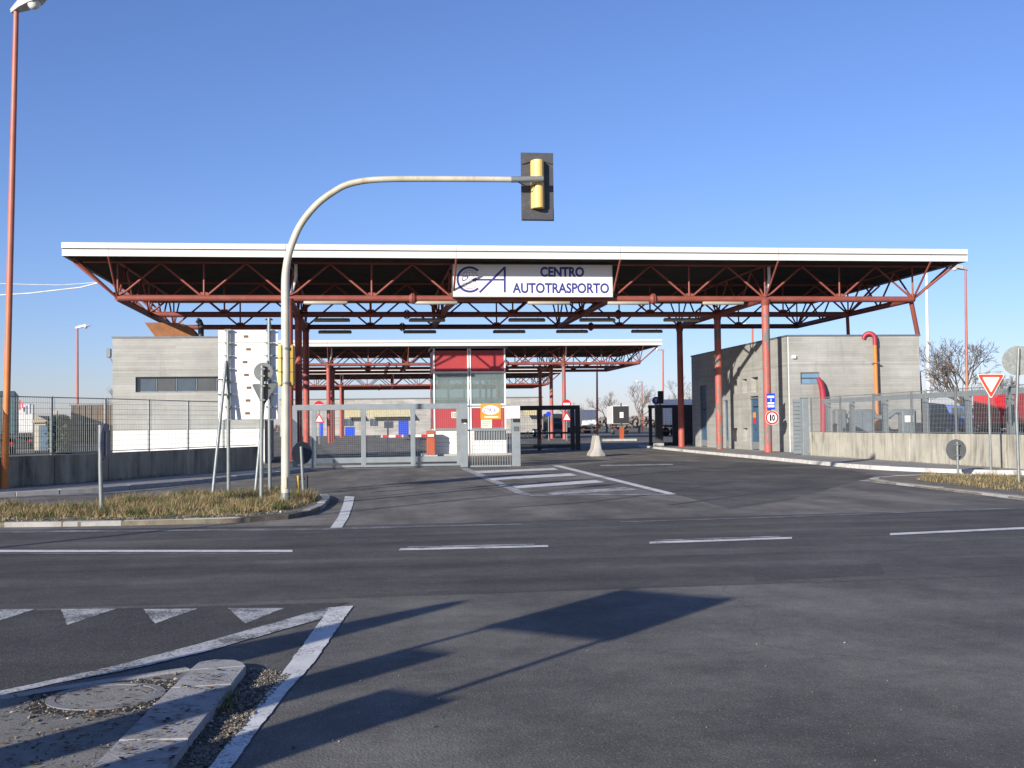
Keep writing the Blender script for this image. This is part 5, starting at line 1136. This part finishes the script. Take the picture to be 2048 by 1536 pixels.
q = AY(1096, 850, 106); ro = thing('round_blue_sign', (q.x, 106, 0), 'small round blue sign left of the right column of the second canopy', 'sign'); c = AY(1097, 828, 106); B().plate(disc(20, .24, c.x, c.z), (0, 106, 0), X3, Z3, Y3*.03).build('disc', 'traffic_blue', ro); rod('post', (c.x, 106.05, 0), (c.x, 106.05, c.z), .05, 'galv', ro)
for k, (u0, u1) in enumerate(((684, 700), (1098, 1112))):   # motor cabinets
    a, b = AY(u0, 850, 88).x, AY(u1, 850, 88).x
# small house, brown shed at the left
YH_ = 95; a, b = AY(64, 850, YH_).x, AY(104, 850, YH_).x; hs_ = thing('small_house', ((a+b)/2, YH_+3, 0), 'small beige house with a pitched roof behind the left fence', 'house')
ze, zr_ = AY(84, 845, YH_).z, AY(84, 831, YH_).z; bx('wall', 'house_wall', hs_, a+.2, b-.2, YH_, YH_+6, 0, ze)
m_ = (a+b)/2-.3; rfo = B().add([(a, YH_-.3, ze), (m_, YH_-.3, zr_), (b, YH_-.3, ze), (a, YH_+6.3, ze), (m_, YH_+6.3, zr_), (b, YH_+6.3, ze)], [(0, 1, 4, 3), (1, 2, 5, 4), (0, 2, 1), (3, 4, 5), (0, 3, 5, 2)]).build('roof', 'roof_tile', hs_)
bx('chimney', 'house_wall', rfo, m_+.5, m_+.9, YH_+2, YH_+2.4, zr_-.4, zr_+.4); bx('door', 'door_blue', hs_, a+.55, a+1.25, YH_-.03, YH_-.005, 0, .9*ze)
YS_ = 84; a, b = AY(142, 850, YS_).x, AY(226, 850, YS_).x; sh_ = thing('brown_shed', ((a+b)/2, YS_, 0), 'brown ribbed shed behind the left fence beside the concrete building', 'shed'); zt_ = AY(180, 811, YS_).z
B().box(a, b, YS_, YS_+5, 0, zt_).build('wall', 'shed_brown', sh_); t = B(); k = a
while k < b-.2: t.box(k, k+.14, YS_-.05, YS_-.002, 0, zt_-.03); k += .42
t.build('ribs', 'shed_brown', sh_); bx('gutter', 'galv', sh_, a+1, b-.5, YS_-.14, YS_-.06, zt_*.6, zt_*.6+.07); bx('roof', 'coping', sh_, a-.1, b+.1, YS_-.1, YS_+5.1, zt_, zt_+.1); bx('base_band', 'galv', sh_, a+.1, b-.1, YS_-.09, YS_-.055, 0, .55)

# ================================================================== STREET FURNITURE BESIDE THE CAMERA (unseen, set back along the long shadows it casts ahead)
def back_from(p, z): return Vector((p[0], p[1], 0))-SUNH*KSH*z
SS = Vector((SUNH.y, -SUNH.x, 0))
pa, pb_ = G(960, 1255), G(1225, 1282); zb0 = 2.25; A_, B_ = back_from(pa, zb0), back_from(pb_, zb0); A_.z = B_.z = 0
da = thing('panel_sign', tuple((A_+B_)/2), 'rectangular white panel sign on two posts standing left of the viewer', 'sign')
wv = (B_-A_); wv = SS*wv.length; hgt = .70
B().plate([(0, zb0), (wv.length, zb0), (wv.length, zb0+hgt), (0, zb0+hgt)], A_, wv.normalized(), Z3, SUNH*.02).build('panel', 'sign_white', da)
for f in (.06, .94): rod('post', A_+wv*f+SUNH*.06, A_+wv*f+SUNH*.06+Z3*(zb0+hgt), .03, 'galv', da, 12)
pt = (G(775, 1382)+G(850, 1418))/2; z = 1.85; C_ = back_from(pt, z); cbn = thing('roadside_cabinet', tuple(C_), 'grey roadside control cabinet standing left of the viewer', 'cabinet')
B().obox(C_+Z3*z/2, SS*.24, SUNH*.16, Z3*z/2).build('body', 'booth_grey', cbn, bevel=.02); B().obox(C_+Z3*(z-.03), SS*.26, SUNH*.18, Z3*.03).build('lid', 'galv', cbn)
pt = G(850, 1306); z = 2.3; D_ = back_from(pt, z); pil = thing('concrete_pillar', tuple(D_), 'slim concrete pillar standing left of the viewer', 'pillar')
B().obox(D_+Z3*z/2, SS*.19, SUNH*.12, Z3*z/2).build('shaft', 'jersey_concrete', pil, bevel=.015); B().obox(D_+Z3*.06, SS*.22, SUNH*.2, Z3*.06).build('foot', 'jersey_concrete', pil)
pt = G(930, 1202); z = 3.0; E_ = back_from(pt, z); tsn = thing('shadow_board', tuple(E_), 'unseen tall pointed white board shaped for its shadow, left of the viewer', 'sign')
B().plate([(-.2, .15), (.2, .15), (.24, z-.75), (.1, z-.1), (.03, z), (-.03, z), (-.1, z-.1), (-.24, z-.75)], E_, SS, Z3, SUNH*.03).build('panel', 'sign_white', tsn); rod('post', E_+SUNH*.06, E_+SUNH*.06+Z3*(z-.1), .045, 'galv', tsn, 12)  # unseen board added here, outline shaped to throw the tapering shadow
pt = G(1160, 975); z = 8.2; F_ = back_from(pt, z); lamp(tuple(F_), tuple(F_+Z3*z), .08, .05, 'grey lamp post standing far left of the viewer', (.6, .6), 'galv', 1., None)

# ================================================================== LOOSE STONES
def stones(name, pts, smin, smax, label, seed):
    rnd = random.Random(seed); t = B()
    for x, y, z in pts:
        s_ = rnd.uniform(smin, smax)*(1 if rnd.random() < .93 else 1.7); vs = []
        for k in range(6):
            d = [(1, 0, 0), (-1, 0, 0), (0, 1, 0), (0, -1, 0), (0, 0, 1), (0, 0, -1)][k]; m_ = rnd.uniform(.6, 1.2)*s_; vs.append((x+d[0]*m_+rnd.gauss(0, .1)*s_, y+d[1]*m_+rnd.gauss(0, .1)*s_, z+d[2]*m_*.7+s_*.3))
        r_ = rnd.random(); t.add(vs, [(0, 2, 4), (2, 1, 4), (1, 3, 4), (3, 0, 4), (2, 0, 5), (1, 2, 5), (3, 1, 5), (0, 3, 5)], 0 if r_ < .5 else (1 if r_ < .94 else 2))
    return tag(t.build(name, ['stone_a', 'stone_b', 'stone_c'], fix=False), label, 'gravel', kind='stuff')
rnd = random.Random(5)
def scatter(poly, n, z, fn=None):
    out = []; xs = [p[0] for p in poly]; ys = [p[1] for p in poly]; tries = 0
    while len(out) < n and tries < n*40:
        tries += 1; p = (rnd.uniform(min(xs), max(xs)), rnd.uniform(min(ys), max(ys)))
        if inside(p, poly) and (fn is None or rnd.random() < fn(*p)): out.append((p[0], p[1], z))
    return out
gpoly = P2((505, 1338), (560, 1345), (580, 1352), (500, 1440), (415, 1536), (345, 1536), (440, 1400))
tag(B().sheet(P2((500, 1335), (548, 1345), (560, 1356), (480, 1440), (405, 1540), (335, 1540), (425, 1410)), .0075).build('gutter_dirt', 'dirt'), kind='structure')
stones('gravel', scatter(gpoly, 2600, .008, lambda x, y: .25+.75*hsh(x*9, y*9)), .003, .010, 'loose gravel and grit along the near kerb', 2)
stones('gravel', scatter(P2((20, 1400), (370, 1345), (470, 1350), (330, 1480), (200, 1536), (0, 1536), z=.05), 900, .048, lambda x, y: .08+1.0*max(0, 1-abs(math.hypot(x-mc.x, y-mc.y)-.37)/.12)), .003, .011, 'grit and small stones around the manhole cover', 3)
stones('gravel', scatter(P2((520, 1340), (1900, 1250), (2048, 1536), (440, 1536)), 130, .005), .003, .007, 'few scattered stones on the junction asphalt', 4)
tag(B().sheet([(mc.x+p[0]*(1+.12*math.sin(5*i)), mc.y+p[1]*(1+.1*math.cos(3*i))) for i, p in enumerate(disc(30, .42))], .0505).build('gutter_dirt', 'soil'), kind='structure')
stones('gravel', scatter([(-12, 21.2), (-6.0, 19.35), (-3.4, 19.2), (-2.0, 19.25), (-1.2, 20.2), (-1.5, 20.9), (-2.4, 20.5), (-6, 20.9), (-12, 22.2)], 900, .075), .008, .028, 'stones along the front of the left grass island', 6)
grass('weeds', P2((440, 1395), (470, 1390), (455, 1430), (425, 1440)), 160, .016, .02, .07, 'tuft of green weeds against the near kerb', .85, 12, False)

def flakes(pts, label, seed, mats, size=(.008, .03)):
    rn = random.Random(seed); t = B()
    for x, y, z in pts:
        a = rn.gauss(.35, .7); L = rn.uniform(*size); W = L*rn.uniform(.2, .55); d = Vector((math.cos(a), math.sin(a), rn.gauss(0, .12))); n = Vector((-math.sin(a), math.cos(a), rn.gauss(0, .2))); c = Vector((x, y, z+.006))
        t.add([c-d*L, c+n*W-d*L*.2, c+d*L, c-n*W+d*L*.1], [(0, 1, 2, 3)], rn.randrange(len(mats)))
    return tag(t.build('litter', mats, fix=False), label, 'litter', kind='stuff')
flakes(scatter(P2((385, 1345), (490, 1335), (330, 1536), (185, 1536), z=.07), 130, .066, lambda x, y: .15+.85*hsh(x*7, y*11)), 'dark leaf bits and dirt lying on the near kerb slabs', 31, ['soil', 'leaf_dead', 'soil'])
flakes(scatter(P2((0, 1400), (370, 1345), (330, 1470), (170, 1536), (0, 1536), z=.06), 260, .05, lambda x, y: .1+.9*hsh(x*6, y*9)), 'dark leaf bits and dirt around the manhole cover', 32, ['soil', 'leaf_dead', 'stone_a'])
flakes(scatter(P2((440, 1420), (560, 1360), (480, 1470), (410, 1536), z=.0), 160, .006), 'dark leaf bits along the near gutter', 33, ['soil', 'leaf_dead'], (.006, .02))
flakes(scatter([(-9, 20.6), (-6.0, 19.35), (-3.4, 19.2), (-2.0, 19.25), (-1.2, 20.2), (-1.0, 23), (-1.3, 23), (-1.6, 20.9), (-2.4, 20.5), (-6, 20.9)], 700, .075), 'dead leaves and straw bits along the front of the left island', 34, ['leaf_dead', 'straw', 'soil', 'straw_dark'], (.02, .07))
